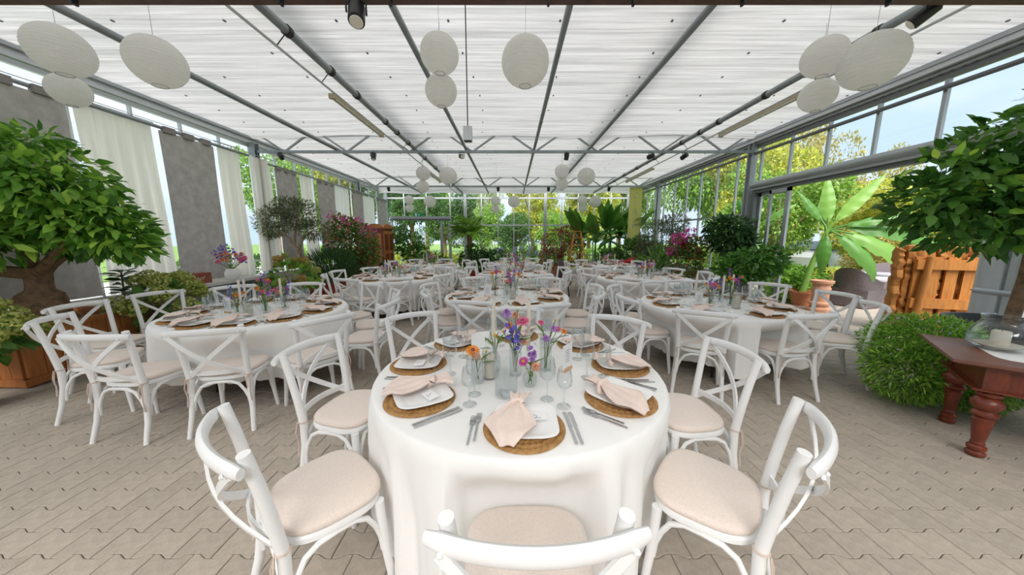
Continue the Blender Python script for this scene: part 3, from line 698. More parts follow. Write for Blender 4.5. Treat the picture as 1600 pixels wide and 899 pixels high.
def at(c, rz, x, y): return c[0] + x * math.cos(rz) - y * math.sin(rz), c[1] + x * math.sin(rz) + y * math.cos(rz)
def put(name, mesh, c, rz, lx, ly, z, da, label, cat, group):
    x, y = at(c, rz, lx, ly); o = link(name, mesh); o.location = (x, y, z); o.rotation_euler = (0, 0, rz + da); return tag(o, label, cat, group)
def setting(tc, R, ang, words, tdesc, gdesc, level, k, tight):
    a = R_(ang); rz = a + PI / 2                # +y local points at the table centre
    c = (tc[0] + (R - .195) * math.cos(a), tc[1] + (R - .195) * math.sin(a))
    w_ = words + ' place, ' + tdesc
    rr = random.Random(k * 13 + int(ang)); q = .87 if tight else 1.0; e = .163 if tight else .192
    put('woven_placemat', PM['mat'], c, rz, 0, 0, TZ, rr.uniform(0, 6), 'woven placemat, ' + w_, 'placemat', 'placemats, ' + gdesc).scale = (q, q, 1)
    put('square_plate', PM['plate'], c, rz, .008, .01, TZ + .0162, rr.uniform(-.25, .1), 'white square plate, ' + w_, 'plate', 'plates, ' + gdesc).scale = (q, q, 1)
    nb, nk = NK[k % 3]
    o = put('napkin', nb, c, rz, -.035, .075, TZ + .030, rr.uniform(-.45, -.1), 'knotted blush napkin, ' + w_, 'napkin', 'napkins, ' + gdesc); o.scale = (q, q, 1)
    link('knot', nk, o)
    if level >= 1:
        o = put('place_card', PC, c, rz, .055, .03, TZ + .034, .1, 'small name card, ' + w_, 'card', 'name cards, ' + gdesc); link('card_lettering', PCI, o)
        o.rotation_euler[0] = .06
        put('knife', PM['knife'], c, rz, e, 0, TZ, .03, 'left dinner knife, ' + w_, 'knife', 'knives, ' + gdesc)
        put('fork', PM['fork'], c, rz, -e - .005, .01, TZ, -.03, 'right dinner fork, ' + w_, 'fork', 'forks, ' + gdesc)
    if level >= 2:
        put('knife', PM['knife'], c, rz, .215, 0, TZ, .02, 'right dinner knife, ' + w_, 'knife', 'knives, ' + gdesc)
        put('fork', PM['fork'], c, rz, -.220, -.012, TZ, -.03, 'left dinner fork, ' + w_, 'fork', 'forks, ' + gdesc)
    g1, g2 = ((.03, .215), (.115, .222)) if tight else ((.125, .235), (.195, .165))
    put('wine_glass', PM['g1'], c, rz, g1[0], g1[1], TZ, 0, 'taller wine glass, ' + w_, 'glass', 'glasses, ' + gdesc)
    if level >= 1: put('wine_glass', PM['g2'], c, rz, g2[0], g2[1], TZ, 0, 'shorter wine glass, ' + w_, 'glass', 'glasses, ' + gdesc)
# ================================================================== FLOWERS, VASES, CANDLES
def petals(n, L, W, tilt, z0=0., r0=.0, off=0.):
    m = MB()
    for k in range(n):
        a = 2 * PI * (k + off) / n; c, s = math.cos(a), math.sin(a)
        def q(l, ww): 
            x = r0 + l * math.cos(tilt); z = z0 + l * math.sin(tilt) - .25 * l * l / L
            return (x * c - ww * s, x * s + ww * c, z)
        m.add([q(0, -W * .2), q(0, W * .2), q(L * .6, W * .5), q(L, W * .18), q(L, -W * .18), q(L * .6, -W * .5)], [(0, 1, 2, 5), (5, 2, 3, 4)])
    return m
def blossom(kind, col):
    m = MB()
    if kind == 'daisy':
        m = petals(16, .030, .010, .15); m2 = petals(14, .022, .008, .5, .002, off=.5); m.add(m2.v, m2.f); eye = MB().lathe([(.010, .0), (.009, .005), (.004, .008)], 10)
    elif kind == 'pom':
        for i in range(5):
            m2 = petals(9 - i, .026 - .002 * i, .013, -.2 + .36 * i, .003 * i, off=i * .37); m.add(m2.v, m2.f)
        eye = None
    elif kind == 'spike':
        for i in range(9):
            a = i * 2.4; z = -.02 + .012 * i; m2 = petals(5, .013, .010, .35)
            cs = (.014 * math.cos(a), .014 * math.sin(a)); rot = Matrix.Rotation(a, 3, 'Z') @ Matrix.Rotation(1.0, 3, 'Y')
            m.add([rot @ Vector(v) + Vector((cs[0], cs[1], z)) for v in m2.v], m2.f)
        eye = None
    else:
        m = petals(6, .016, .014, 1.0); m2 = petals(5, .014, .012, 1.2, off=.5); m.add(m2.v, m2.f); eye = None
    return m.mesh('blossom', M['b_' + col], False), (eye.mesh('flower_eye', M['b_eye' if col in ('pink', 'orange') else 'b_eye2'], True) if eye else None)
BL = {c: blossom(k, c) for c, k in dict(pink='daisy', orange='daisy', lilac='pom', blue='spike', yellow='bud', peach='pom', magenta='daisy', white='bud', green='bud', violet='spike').items()}
def vase_mesh(h, r, kind):
    if kind == 'bottle': P = [(r * .8, 0), (r, .008), (r, h * .5), (r * .6, h * .72), (r * .45, h * .85), (r * .5, h), (r * .46, h), (r * .40, h * .85), (r * .9, h * .5), (r * .9, .01), (.002, .008)]
    elif kind == 'bowl': P = [(r * .7, 0), (r * 1.0, h * .3), (r * .95, h * .6), (r * .55, h * .85), (r * .62, h), (r * .58, h), (r * .5, h * .85), (r * .88, h * .6), (r * .9, h * .3), (.002, .008)]
    else: P = [(r * .95, 0), (r, .006), (r, h), (r - .003, h), (r - .003, .012), (.002, .010)]
    return MB().lathe(P, 20).mesh('vase', M['glass'], True, 60)
VS = [vase_mesh(.15, .032, 'bottle'), vase_mesh(.09, .040, 'bowl'), vase_mesh(.13, .034, 'cyl'), vase_mesh(.20, .036, 'cyl')]
LEAFLET = MB().add([(0, 0, 0), (.02, -.008, .003), (.02, .008, .003), (.05, -.005, -.002), (.05, .005, -.002), (.065, 0, -.01)], [(0, 1, 2), (1, 3, 4, 2), (3, 5, 4)]).mesh('leaf', M['stem'], True, 0)
def bouquet(loc, vi, flowers, spread, hgt, vlabel, blabel, group):
    """a glass vase and, as a thing of its own, the bunch standing in it; flowers: list of colour or (colour, dx, dy, dz, scale)"""
    vh = (.15, .09, .13, .20)[vi]
    v = link('glass_vase', VS[vi]); v.location = loc; tag(v, vlabel, 'vase', 'vases, ' + group)
    b = empty('flower_bunch', (loc[0], loc[1], loc[2] + .015), 0, blabel, 'flowers', 'flowers, ' + group)
    rr = random.Random(int(loc[0] * 977 + loc[1] * 313)); n = len(flowers)
    for k, f in enumerate(flowers):
        if isinstance(f, str):
            a = 2 * PI * k / n + rr.uniform(-.5, .5); q = spread * rr.uniform(.35, 1); p = Vector((q * math.cos(a), q * math.sin(a), hgt * rr.uniform(.75, 1.15))); colr = f; s = rr.uniform(.85, 1.15)
        else: colr, dx, dy, dz, s = f; p = Vector((dx, dy, dz))
        MB().tube([(rr.uniform(-.01, .01), rr.uniform(-.01, .01), 0), (p.x * .3, p.y * .3, min(vh, p.z * .6)), p], .0022, 5).obj('stem', M['stem'], b)
        me_, eye = BL[colr]
        tilt = Matrix.Rotation(rr.uniform(.3, 1.0), 4, Vector((1, rr.uniform(-.6, .6), 0))) if colr not in ('blue', 'violet') else Matrix.Rotation(rr.uniform(-.3, .3), 4, 'X')
        Mx = Matrix.Translation(p) @ tilt @ Matrix.Scale(s, 4)
        o = link('blossom', me_, b, Mx)
        if eye: link('flower_eye', eye, o)
    for k in range(5):
        a = rr.uniform(0, 6.28)
        link('leaf', LEAFLET, b, Matrix.Translation((.02 * math.cos(a), .02 * math.sin(a), hgt * rr.uniform(.55, .85))) @ Matrix.Rotation(a, 4, 'Z') @ Matrix.Rotation(-rr.uniform(.1, .9), 4, 'Y') @ Matrix.Scale(1.3, 4))
    return b
HOLD = MB().lathe([(.032, 0), (.032, .004), (.010, .010), (.008, .06), (.010, .10), (.0145, .105), (.0145, .135), (.0115, .135), (.0115, .108)], 16).mesh('candle_holder', M['glass'], True, 60)
CAN = MB().lathe([(.0112, 0), (.0112, .25), (.008, .256)], 14).mesh('taper_candle', M['candle']); WICK = MB().tube([(0, 0, .255), (.001, 0, .268)], .0012, 4).mesh('wick', M['wick'])
PIL = MB().lathe([(.034, 0), (.034, .12), (.03, .125)], 18).mesh('pillar_candle', M['candle']); PILW = MB().tube([(0, 0, .124), (.001, 0, .138)], .0015, 4).mesh('wick', M['wick'])
CYL = MB().lathe([(.043, 0), (.044, .004), (.044, .17), (.041, .17), (.041, .008), (.002, .006)], 20).mesh('candle_glass', M['glass'], True, 60)
def taper(loc, lab, tdesc, zz=.105, s=1.0):
    h = link('candle_holder', HOLD); h.location = loc; tag(h, 'glass holder of the ' + lab + ', ' + tdesc, 'candle holder', 'candle holders, ' + tdesc)
    c = link('taper_candle', CAN); c.location = (loc[0], loc[1], loc[2] + zz + .003); c.scale = (1, 1, s); tag(c, 'ivory taper candle, ' + lab + ', ' + tdesc, 'candle', 'taper candles, ' + tdesc); link('wick', WICK, c)
def pillar(loc, lab):
    g = link('candle_glass', CYL); g.location = loc; tag(g, 'clear glass cylinder around the ' + lab, 'candle glass')
    c = link('pillar_candle', PIL); c.location = (loc[0], loc[1], loc[2] + .007); tag(c, 'ivory pillar candle, ' + lab, 'candle'); link('wick', PILW, c)
STAND = MB().box((0, 0, .008), (.09, .022, .016)).mesh('card_foot', M['wood_tan'], False)
MENU = MB().box((0, 0, .085), (.11, .003, .155)).mesh('menu_sheet', M['card'], False)
MENUI = MB()
for q in range(6): MENUI.box((0, -.0018, .125 - .014 * q), (.05 - .01 * (q % 2), .0006, .0022))
MENUI = MENUI.mesh('menu_lettering', M['ink'], False)
def menu(loc, rz, label):
    t = empty('menu_card', loc, rz, label, 'menu card', 'menu cards'); link('card_foot', STAND, t); link('menu_sheet', MENU, t); link('menu_lettering', MENUI, t)
# ================================================================== LAYOUT
T = []   # key, centre, R, desc, cloth label, chairs [(back x, back y, facing or None)], setting level
def ring(c, n, a0, d, jit=.025, skip=()):
    r = random.Random(n + int(a0)); out = []
    for k in range(n):
        if k in skip: continue
        a = R_(a0 + 360. * k / n + r.uniform(-2, 2)); q = d + r.uniform(-jit, jit); out.append((c[0] + q * math.cos(a), c[1] + q * math.sin(a), None))
    return out
T.append(('F', (.04, 1.84), .82, 'foreground table', 2, [(.06, .65, 91), (-1.0, 1.02, 48), (1.06, 1.05, 140), (-1.29, 1.95, -11), (1.35, 1.86, 182), (-.89, 2.73, -52), (.9, 2.61, 232), (.04, 2.98, -90)]))
T.append(('L1', (-2.75, 3.40), .83, 'table beside the bonsai', 1, [(-3.92, 2.62, 30), (-2.98, 2.18, 88), (-2.30, 2.30, 105), (-1.62, 2.66, 143), (-1.33, 3.36, 178), (-1.52, 4.02, 205), (-2.05, 4.58, 235), (-3.12, 4.75, -80), (-3.95, 4.45, -40), (-4.45, 3.92, -25), (-4.47, 3.2, 2)]))
T.append(('R1', (2.45, 3.77), .82, 'table by the garden door', 1, [(1.80, 2.90, 62), (2.72, 2.79, 97), (3.76, 3.25, 158), (4.04, 3.88, 186), (3.85, 4.70, 222), (2.95, 4.98, 262), (2.22, 4.92, -75), (1.46, 4.46, -36), (1.34, 3.62, 8)]))
T.append(('C2', (-.07, 4.34), .84, 'table behind the foreground table', 1, [(-.43, 3.40, 75), (.37, 3.22, 108), (-1.08, 3.95, 18), (-1.22, 4.64, -14), (-.66, 5.46, -60), (1.06, 3.82, 155), (1.20, 4.52, 188), (.64, 5.40, 240)]))
T.append(('L2', (-2.42, 6.5), .88, 'table before the rosemary', 1, ring((-2.42, 6.5), 9, -107, 1.24)))
T.append(('R2', (2.65, 6.4), .88, 'table before the pink bougainvillea', 1, ring((2.65, 6.4), 9, -124, 1.24)))
T.append(('C3', (.08, 7.0), .82, 'third table down the middle', 1, ring((.08, 7.0), 8, -70, 1.18)))
T.append(('L3', (-2.4, 9.3), .84, 'far table before the glass door', 0, ring((-2.4, 9.3), 8, -100, 1.18)))
T.append(('R3', (2.7, 9.0), .84, 'far table before the ladder', 0, ring((2.7, 9.0), 8, -110, 1.18)))
T.append(('C4', (.05, 9.8), .82, 'farthest table down the middle', 0, ring((.05, 9.8), 8, -80, 1.18)))
for ti, (key, c, R, desc, level, chairs) in enumerate(T):
    TABLE.get((c[0], c[1], 0), random.uniform(0, 1.5) if key != 'L1' else .2, 'round wooden table on dark legs under the white cloth, ' + desc, 'round dining tables', scale=(R / .82, R / .82, 1))
    info = []
    for (x, y, f) in chairs:
        a = math.atan2(y - c[1], x - c[0]); face = R_(f) if f is not None else a + PI
        info.append((a, x, y, face))
    seats = [(x + .29 * math.cos(f) - c[0], y + .29 * math.sin(f) - c[1], f - PI / 2) for a, x, y, f in info]
    o = link('tablecloth', cloth_mesh(R, .035 if key == 'F' else .16 + .05 * (ti % 2), 11 + ti, 17 + ti % 3, .075 if key == 'F' else .05, seats)); o.location = (c[0], c[1], 0)
    tag(o, 'white cloth hanging in folds on the ' + desc, 'tablecloth', 'white tablecloths')
    near = min(info, key=lambda q: q[2])[0]
    info.sort(key=lambda q: (near - q[0]) % (2 * PI))
    n = len(info)
    sa = [q[0] for q in info]; tight = n > 8; gap = R_(min(359. / n, 33.5 if tight else 40.))
    dn = [(near - q) % (2 * PI) for q in sa]     # clockwise offsets, spread until no two places crowd each other
    for _ in range(200):
        for i in range(n):
            j = (i + 1) % n; dd = (dn[j] - dn[i]) % (2 * PI) if n > 1 else 9
            if dd < gap: dn[i] -= (gap - dd) / 2.2; dn[j] += (gap - dd) / 2.2
    for k, (a, x, y, face) in enumerate(info):
        wd = seat_words(n, k)
        CHAIR.get((x + .29 * math.cos(face), y + .29 * math.sin(face), 0), face - PI / 2, 'white cross-back chair with beige cushion, ' + wd + ' seat, ' + desc, 'cross-back chairs, ' + desc)
        setting(c, R, math.degrees(near - dn[k]), wd, desc, desc, level, k, tight)
# ---- foreground table centre
F_ = 'foreground table'
c = empty('water_carafe', (-.03, 1.50, TZ), 0, 'clear glass cylinder half filled with water on the ' + F_, 'vase')
MB().lathe([(.055, 0), (.057, .006), (.057, .215), (.054, .215), (.054, .014), (.002, .012)], 32).obj('carafe_glass', M['glass'], c, True, 60)
MB().lathe([(.0535, .014), (.0535, .115)], 32).obj('water', M['water'], c, True, 60)
pillar((-.125, 1.70, TZ), 'candle beside the water cylinder, ' + F_)
taper((-.115, 1.93, TZ), 'left of the tall pair', F_, s=1.15); taper((.10, 1.84, TZ), 'right of the tall pair', F_, s=1.2)
bouquet((-.19, 1.64, TZ), 2, [('orange', -.02, -.01, .17, 1.35), ('peach', .0, -.02, .145, .9), ('yellow', .05, .02, .15, .8)], .04, .15, 'bud vase holding the orange gerbera, ' + F_, 'orange gerbera with peach blossom left of the pillar candle, ' + F_, F_)
bouquet((.02, 1.74, TZ), 3, [('lilac', -.05, .02, .345, 1.15), ('pink', .04, -.02, .31, 1.35), ('peach', .0, .03, .33, .9), ('blue', -.04, -.01, .215, 1.25), ('blue', .0, -.03, .20, 1.25), ('blue', .01, -.02, .15, 1.1), ('orange', -.04, .03, .27, .9), ('yellow', -.07, 0, .24, .9), ('green', .01, 0, .36, .8), ('lilac', -.02, .02, .24, .7), ('peach', .05, 0, .18, .8)], .06, .28, 'tall glass vase in the middle of the ' + F_, 'mixed bunch with pink gerbera and blue delphinium, ' + F_, F_)
bouquet((.095, 1.60, TZ), 1, [('magenta', -.035, -.01, .125, 1.0), ('violet', .01, .0, .135, 1.1), ('lilac', .015, .0, .155, 1.0), ('peach', .03, -.02, .10, 1.05)], .04, .13, 'small ribbed bowl vase at the front, ' + F_, 'posy with magenta daisy and violet blossom, ' + F_, F_)
bouquet((.20, 1.80, TZ), 3, [('pink', -.03, 0, .28, .7), ('lilac', .04, -.02, .25, .8), ('white', .05, .02, .27, .8), ('lilac', .0, -.02, .19, .9), ('orange', .11, .02, .22, .7), ('yellow', .05, 0, .29, .8), ('magenta', .07, 0, .24, .6)], .05, .26, 'slim glass vase right of the centre, ' + F_, 'loose lilac and yellow wildflowers beside the menu card, ' + F_, F_)
bouquet((-.10, 1.80, TZ), 0, [('yellow', 0, 0, .20, 1.0), ('white', -.03, .02, .22, .9), ('green', .02, 0, .19, .8), ('white', .02, .02, .18, .8)], .04, .2, 'bottle vase behind the pillar candle, ' + F_, 'yellow and white sprigs behind the pillar candle, ' + F_, F_)
menu((.33, 1.80, TZ), .9, 'white menu card in a wooden foot right of the flowers, ' + F_); menu((-.22, 1.98, TZ), 2.6, 'white menu card seen from behind left of the flowers, ' + F_)
# ---- centres of the other tables
pal = [['blue', 'yellow', 'orange', 'white', 'lilac'], ['lilac', 'pink', 'green', 'peach', 'yellow', 'white'], ['orange', 'magenta', 'violet', 'green', 'yellow'], ['pink', 'peach', 'blue', 'white', 'yellow', 'lilac']]
pw = ['blue and yellow', 'lilac and pink', 'orange and magenta', 'pink and peach']; vw = ['bottle', 'bowl', 'cylinder', 'tall']
for ti, (key, c, R, desc, level, chairs) in enumerate(T[1:]):
    spots = [(-.14, -.14), (.13, -.10), (.0, .05), (.16, .14)] if level else [(-.09, -.05), (.1, .02), (.0, .12)]
    if key == 'C2': spots = [(-.16, -.05), (.0, -.08), (.12, .0), (.05, .14)]
    for k, (dx, dy) in enumerate(spots):
        fl = pal[(k + ti) % 4]; fl = fl + fl[:3]
        vi = (k + 2 * ti) % 4
        bouquet((c[0] + dx, c[1] + dy, TZ), vi, fl, .085, .20 + .05 * ((k + ti) % 3), '%s vase of the %s flowers, %s' % (vw[vi], pw[(k + ti) % 4], desc), '%s flower bunch, %s' % (pw[(k + ti) % 4], desc), desc)
    taper((c[0] - .20, c[1] + .05, TZ), 'left', desc, s=.9); taper((c[0] - .04, c[1] - .20, TZ), 'front', desc, s=1.0); taper((c[0] + .22, c[1] + .02, TZ), 'right', desc, s=.95)
    if level: pillar((c[0] + .08, c[1] - .27, TZ), 'candle, ' + desc)
    menu((c[0] - .26, c[1] - .12, TZ), -.3 if c[0] < 0 else .25, 'white menu card in a wooden foot, ' + desc)
# ================================================================== PLANTS
def unit(v): return v / np.maximum(np.linalg.norm(v, axis=1, keepdims=True), 1e-6)
LT6 = np.array([(0, 0, 0), (.32, -.5, .05), (.32, .5, .05), (.70, -.36, .02), (.70, .36, .02), (1, 0, -.10)]); LF6 = [(0, 1, 2), (1, 3, 4, 2), (3, 5, 4)]
LT4 = np.array([(0, 0, 0), (.45, -.5, .04), (1, 0, -.06), (.45, .5, .04)]); LF4 = [(0, 1, 2, 3)]
def leaf_arrays(P, D, L, W, tpl=LT6, upj=.5):
    n = len(P); D = unit(D); up = np.array([[0, 0, 1.]]) + rng.normal(0, upj, (n, 3)); S = unit(np.cross(D, up)); U = np.cross(S, D)
    L = np.broadcast_to(L, (n,)); W = np.broadcast_to(W, (n,))
    t = tpl[None]
    return P[:, None] + D[:, None] * (t[..., 0:1] * L[:, None, None]) + S[:, None] * (t[..., 1:2] * W[:, None, None]) + U[:, None] * (t[..., 2:3] * L[:, None, None])
def leaf_mesh(name, P, D, L, W, mat, tpl=LT6, fcs=LF6, upj=.5):
    A = leaf_arrays(P, D, L, W, tpl, upj); n, k, _ = A.shape
    me = bpy.data.meshes.new(name); V = A.reshape(-1, 3)
    tot = [f for f in fcs]; sz = [len(f) for f in tot]; fl = np.concatenate([np.array(f) for f in tot])
    loops = (fl[None] + (np.arange(n) * k)[:, None]).reshape(-1)
    tots = np.tile(np.array(sz), n); starts = np.concatenate([[0], np.cumsum(tots)[:-1]])
    me.vertices.add(len(V)); me.vertices.foreach_set('co', V.reshape(-1).astype(np.float32))
    me.loops.add(len(loops)); me.loops.foreach_set('vertex_index', loops.astype(np.int32))
    me.polygons.add(len(tots)); me.polygons.foreach_set('loop_start', starts.astype(np.int32))
    me.update(calc_edges=True); me.validate(); fin(me, mat, True, 0)
    return me
def blob_points(blobs, n, shell=.55):
    """points and outward directions spread over ellipsoid blobs [(cx,cy,cz,rx,ry,rz)]"""
    B = np.array(blobs, float); wts = (B[:, 3] * B[:, 4] + B[:, 3] * B[:, 5] + B[:, 4] * B[:, 5]); i = rng.choice(len(B), n, p=wts / wts.sum())
    d = unit(rng.normal(0, 1, (n, 3))); r = shell + (1 - shell) * rng.random((n, 1)) ** .5
    return B[i, :3] + d * r * B[i, 3:6], d
def foliage(parent, name, blobs, n, L, W, mat, droop=.35, tpl=LT6, fcs=LF6, shell=.5, upj=.5, lv=.3):
    P, D = blob_points(blobs, n, shell); D = D + rng.normal(0, .45, D.shape); D[:, 2] -= droop
    k = rng.uniform(1 - lv, 1 + lv, n)
    o = link(name, leaf_mesh(name, P, D, L * k, W * k, M[mat], tpl, fcs, upj), parent); o['kind'] = 'stuff'; return o
def leaf_parts(parent, blobs, n, L, W, mat, droop, facing):
    """separately placed leaves on the outer side of a crown that faces the hall"""
    me = MB().add([(x * L, y * W, z * L) for x, y, z in LT6], LF6).mesh('leaf', M[mat], True, 0)
    P, D = blob_points(blobs, n * 6, .92); f = np.array(facing, float); f /= np.linalg.norm(f)
    sel = np.argsort(-(D @ f) + rng.uniform(0, .9, len(D)))[:n]
    for p, d in zip(P[sel], D[sel]):
        d = Vector(d) + Vector(rng.normal(0, .35, 3)); d.z -= droop; d.normalize(); up = (Vector((0, 0, 1)) + Vector(rng.normal(0, .4, 3)))
        s = d.cross(up).normalized(); u = s.cross(d); k = rng.uniform(.8, 1.25)
        m = Matrix((d * k, s * k, u * k)).transposed().to_4x4(); m.translation = Vector(p); link('leaf', me, parent, m)
def branches(parent, pts_list, mat, name='branch'):
    for pts, r0, r1 in pts_list:
        k = len(pts); MB().tube(pts, [r0 + (r1 - r0) * i / (k - 1) for i in range(k)], 9).obj(name, M[mat], parent)
# ---- big bonsai on the left in its planter box
bx0 = empty('planter_box', (-5.55, 3.68, 0), 0, 'orange wooden planter box holding the large bonsai at the left wall', 'planter')
for sx, sy, ln, ax in ((.5, 0, 1.12, 'y'), (-.5, 0, 1.12, 'y'), (0, -.56, .96, 'x'), (0, .56, .96, 'x')):
    n = 8
    for k in range(n):
        q = -ln / 2 + ln * (k + .5) / n
        if ax == 'y': MB().box((sx, q, .33), (.03, ln / n - .006, .50)).obj('plank', M['planter'], bx0, False)
        else: MB().box((q, sy, .33), (ln / n - .006, .03, .50)).obj('plank', M['planter'], bx0, False)
for z, hh, e in ((.60, .06, .025), (.06, .08, .03)):
    for s in (-1, 1):
        MB().box((s * (.5 + e / 2), 0, z), (.04, 1.2, hh)).obj('rim_board', M['planter'], bx0, False); MB().box((0, s * (.56 + e / 2), z), (1.08, .04, hh)).obj('rim_board', M['planter'], bx0, False)
MB().box((0, 0, .50), (.94, 1.06, .04)).obj('soil', M['ground'], bx0, False)
for sx in (-1, 1):
    for sy in (-1, 1): MB().box((sx * .45, sy * .52, .015), (.1, .1, .03)).obj('foot', M['planter'], bx0, False)
MB().box((.04, .61, .38), (.001, .001, .001)) 
bt = empty('bonsai_tree', (-5.5, 3.62, .52), 0, 'large leafy bonsai tree with thick carved trunk at the left edge', 'tree')
tr = MB()
V = []; prof = [(.27, 0, 0, 0), (.25, .06, .0, .02), (.20, .16, .01, 0), (.185, .30, .0, .0), (.165, .38, .02, 0), (.10, .44, .03, 0), (.095, .62, .05, 0), (.13, .70, .06, 0)]
Rg = []
for r, z, ox, oy in prof: Rg.append([(ox + r * (1 + .12 * math.sin(5 * a + z * 6) + .06 * math.sin(11 * a)) * math.cos(a), oy + r * (1 + .12 * math.sin(5 * a + z * 6)) * math.sin(a), z) for a in np.linspace(0, 2 * PI, 36, endpoint=False)])
MB().rings(Rg).obj('trunk', M['bark'], bt, True, 0)
branches(bt, [([(.05, 0, .62), (-.15, -.35, .72), (-.3, -.8, .78), (-.3, -1.2, .95)], .07, .035), ([(.05, 0, .62), (.3, -.1, .72), (.6, -.15, .95), (.8, -.1, 1.15)], .06, .02), ([(.05, 0, .62), (.1, .2, .8), (.15, .5, 1.1)], .06, .02), ([(.05, 0, .65), (-.05, .0, 1.0), (.05, -.1, 1.5)], .06, .02), ([(-.15, -.35, .72), (-.1, -.3, .95), (.1, -.3, 1.2)], .05, .02)], 'bark')
BB = [(1.22, .0, .90, .16, .18, .09), (1.10, -.05, 1.32, .20, .22, .12), (.95, 0, 1.62, .16, .18, .12), (.55, -.1, 2.05, .18, .2, .12), (.35, .05, 1.35, .60, .60, .42), (.75, .05, 1.15, .50, .50, .30), (-.15, -.35, 1.45, .60, .60, .45), (.15, -.55, 1.05, .50, .50, .28), (.10, .1, 1.80, .55, .55, .35), (-.3, -.2, 1.90, .50, .50, .32), (1.02, .05, 1.02, .30, .32, .20), (.62, -.25, 1.58, .40, .40, .28), (-.15, -.8, 1.20, .45, .45, .32), (.45, .3, 1.05, .45, .45, .25)]
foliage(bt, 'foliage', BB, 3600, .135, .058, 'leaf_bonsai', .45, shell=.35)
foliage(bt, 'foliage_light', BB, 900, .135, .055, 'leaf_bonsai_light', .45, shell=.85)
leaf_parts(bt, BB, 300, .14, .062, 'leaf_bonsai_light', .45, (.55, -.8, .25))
def hydrangea(loc, r, h, nh, label, rust=False, heads_r=.10, seed=0, leafmat='leaf_mid'):
    t = empty('hydrangea', loc, 0, label, 'hydrangea', 'hydrangea shrubs'); rr = random.Random(seed)
    foliage(t, 'foliage', [(0, 0, h * .45, r * .85, r * .85, h * .42)], int(150 * r / .4), .13, .09, leafmat, .3, shell=.5)
    branches(t, [([(0, 0, 0), (r * .4 * math.cos(a), r * .4 * math.sin(a), h * .8)], .012, .006) for a in (0, 1.3, 2.6, 3.9, 5.2)], 'bark2', 'stem')
    for k in range(nh):
        a = 2 * PI * k / nh * 1.62 + rr.uniform(-.3, .3); q = r * rr.uniform(.35, 1.05); z = h * (1.08 - .60 * (q / r) ** 2 + rr.uniform(-.12, .05)); hr = heads_r * rr.uniform(.8, 1.2)
        n = 230; d = unit(rng.normal(0, 1, (n, 3))); P = d * hr * np.array([1, 1, .75]) * rng.uniform(.85, 1, (n, 1)); D = np.cross(d, rng.normal(0, 1, (n, 3)))
        o = link('flower_head', leaf_mesh('flower_head', P, D, .034, .032, M['petal_hydrangea_rust' if rust and k % 2 else 'petal_hydrangea'], LT4, LF4, 3.), t); o.location = (q * math.cos(a), q * math.sin(a), z)
def tub(loc, r0, r1, h, mat, name, label, cat='pot'):
    o = MB().lathe([(r0, 0), (r1 * .97, h * .86), (r1 * 1.06, h * .87), (r1 * 1.06, h), (r1 * .96, h), (r1 * .9, h * .9), (.01, h * .88)], 28).obj(name, M[mat]); o.location = loc; return tag(o, label, cat)
tub((-4.92, 2.66, 0), .15, .19, .42, 'bluepot', 'plant_pot', 'dark blue pot at the left picture edge under the hydrangea')
hydrangea((-4.98, 2.74, .40), .44, .52, 18, 'yellow-green hydrangea at the left picture edge before the planter box', heads_r=.12, seed=1)
tub((-4.75, 4.30, 0), .18, .24, .34, 'bluepot', 'plant_pot', 'low pot under the hydrangea between planter box and sideboard')
hydrangea((-4.80, 4.30, .30), .46, .72, 22, 'yellow-green hydrangea between the planter box and the white sideboard', heads_r=.12, seed=2)
t = empty('laurel_sprig', (-5.25, 4.22, .50), 0, 'dark glossy leafed young plant standing in the orange planter behind the hydrangea', 'plant')
MB().tube([(0, 0, 0), (.02, 0, .6)], .01, 6).obj('stem', M['bark2'], t)
for k in range(26):
    a = k * 2.4; z = .28 + .014 * k; d = Vector((math.cos(a), math.sin(a), .25))
    m = MB().add([tuple(v) for v in leaf_arrays(np.array([[0, 0, 0.]]), np.array([[d.x, d.y, d.z]]), .20, .075)[0]], LF6).obj('leaf', M['leaf_dark'], t, True, 0); m.location = (.02, 0, z)
# ---- white sideboard with case and flower jug
s = empty('sideboard_table', (-5.35, 5.45, 0), .30 * 0, 'long whitewashed board table against the left wall panels', 'table')
MB().box((0, .1, .77), (.56, 2.1, .05)).obj('tabletop', M['sideboard'], s, False)
MB().box((-.02, .1, .38), (.44, 1.9, .72)).obj('cabinet_body', M['alu_dark'], s, False)
for y in (-.86, 1.06): MB().box((.18, y, .37), (.06, .06, .74)).obj('leg', M['sideboard'], s, False); MB().box((-.2, y, .37), (.06, .06, .74)).obj('leg', M['sideboard'], s, False)
cs = empty('card_case', (-5.30, 5.20, .797), -.12, 'brown case with gold script lettering on the white sideboard', 'box')
MB().box((0, 0, .08), (.16, .50, .16)).obj('case_body', M['boxbrown'], cs, False); MB().box((0, 0, .167), (.165, .505, .014)).obj('lid', M['boxbrown'], cs, False)
MB().tube([(.084, -.02 + .16 * q, .085 + .022 * math.sin(q * 22) + .01 * math.sin(q * 9)) for q in np.linspace(0, 1, 40)], .004, 4).obj('lettering', M['gold'], cs)
jg = empty('flower_jug', (-5.20, 5.86, .797), 0, 'pale round jug of purple and pink flowers on the sideboard', 'jug')
MB().lathe([(.07, 0), (.11, .06), (.115, .12), (.085, .18), (.08, .20), (.07, .19), (.08, .16)], 24).obj('jug_body', M['china'], jg)
MB().tube([(.06, .05, .18), (.11, .11, .16), (.09, .08, .08)], .010, 7).obj('handle', M['china'], jg)
fb = empty('flower_bunch', (-5.20, 5.86, .96), 0, 'purple, pink and orange flowers in the pale jug on the sideboard', 'flowers')
rr = random.Random(3)
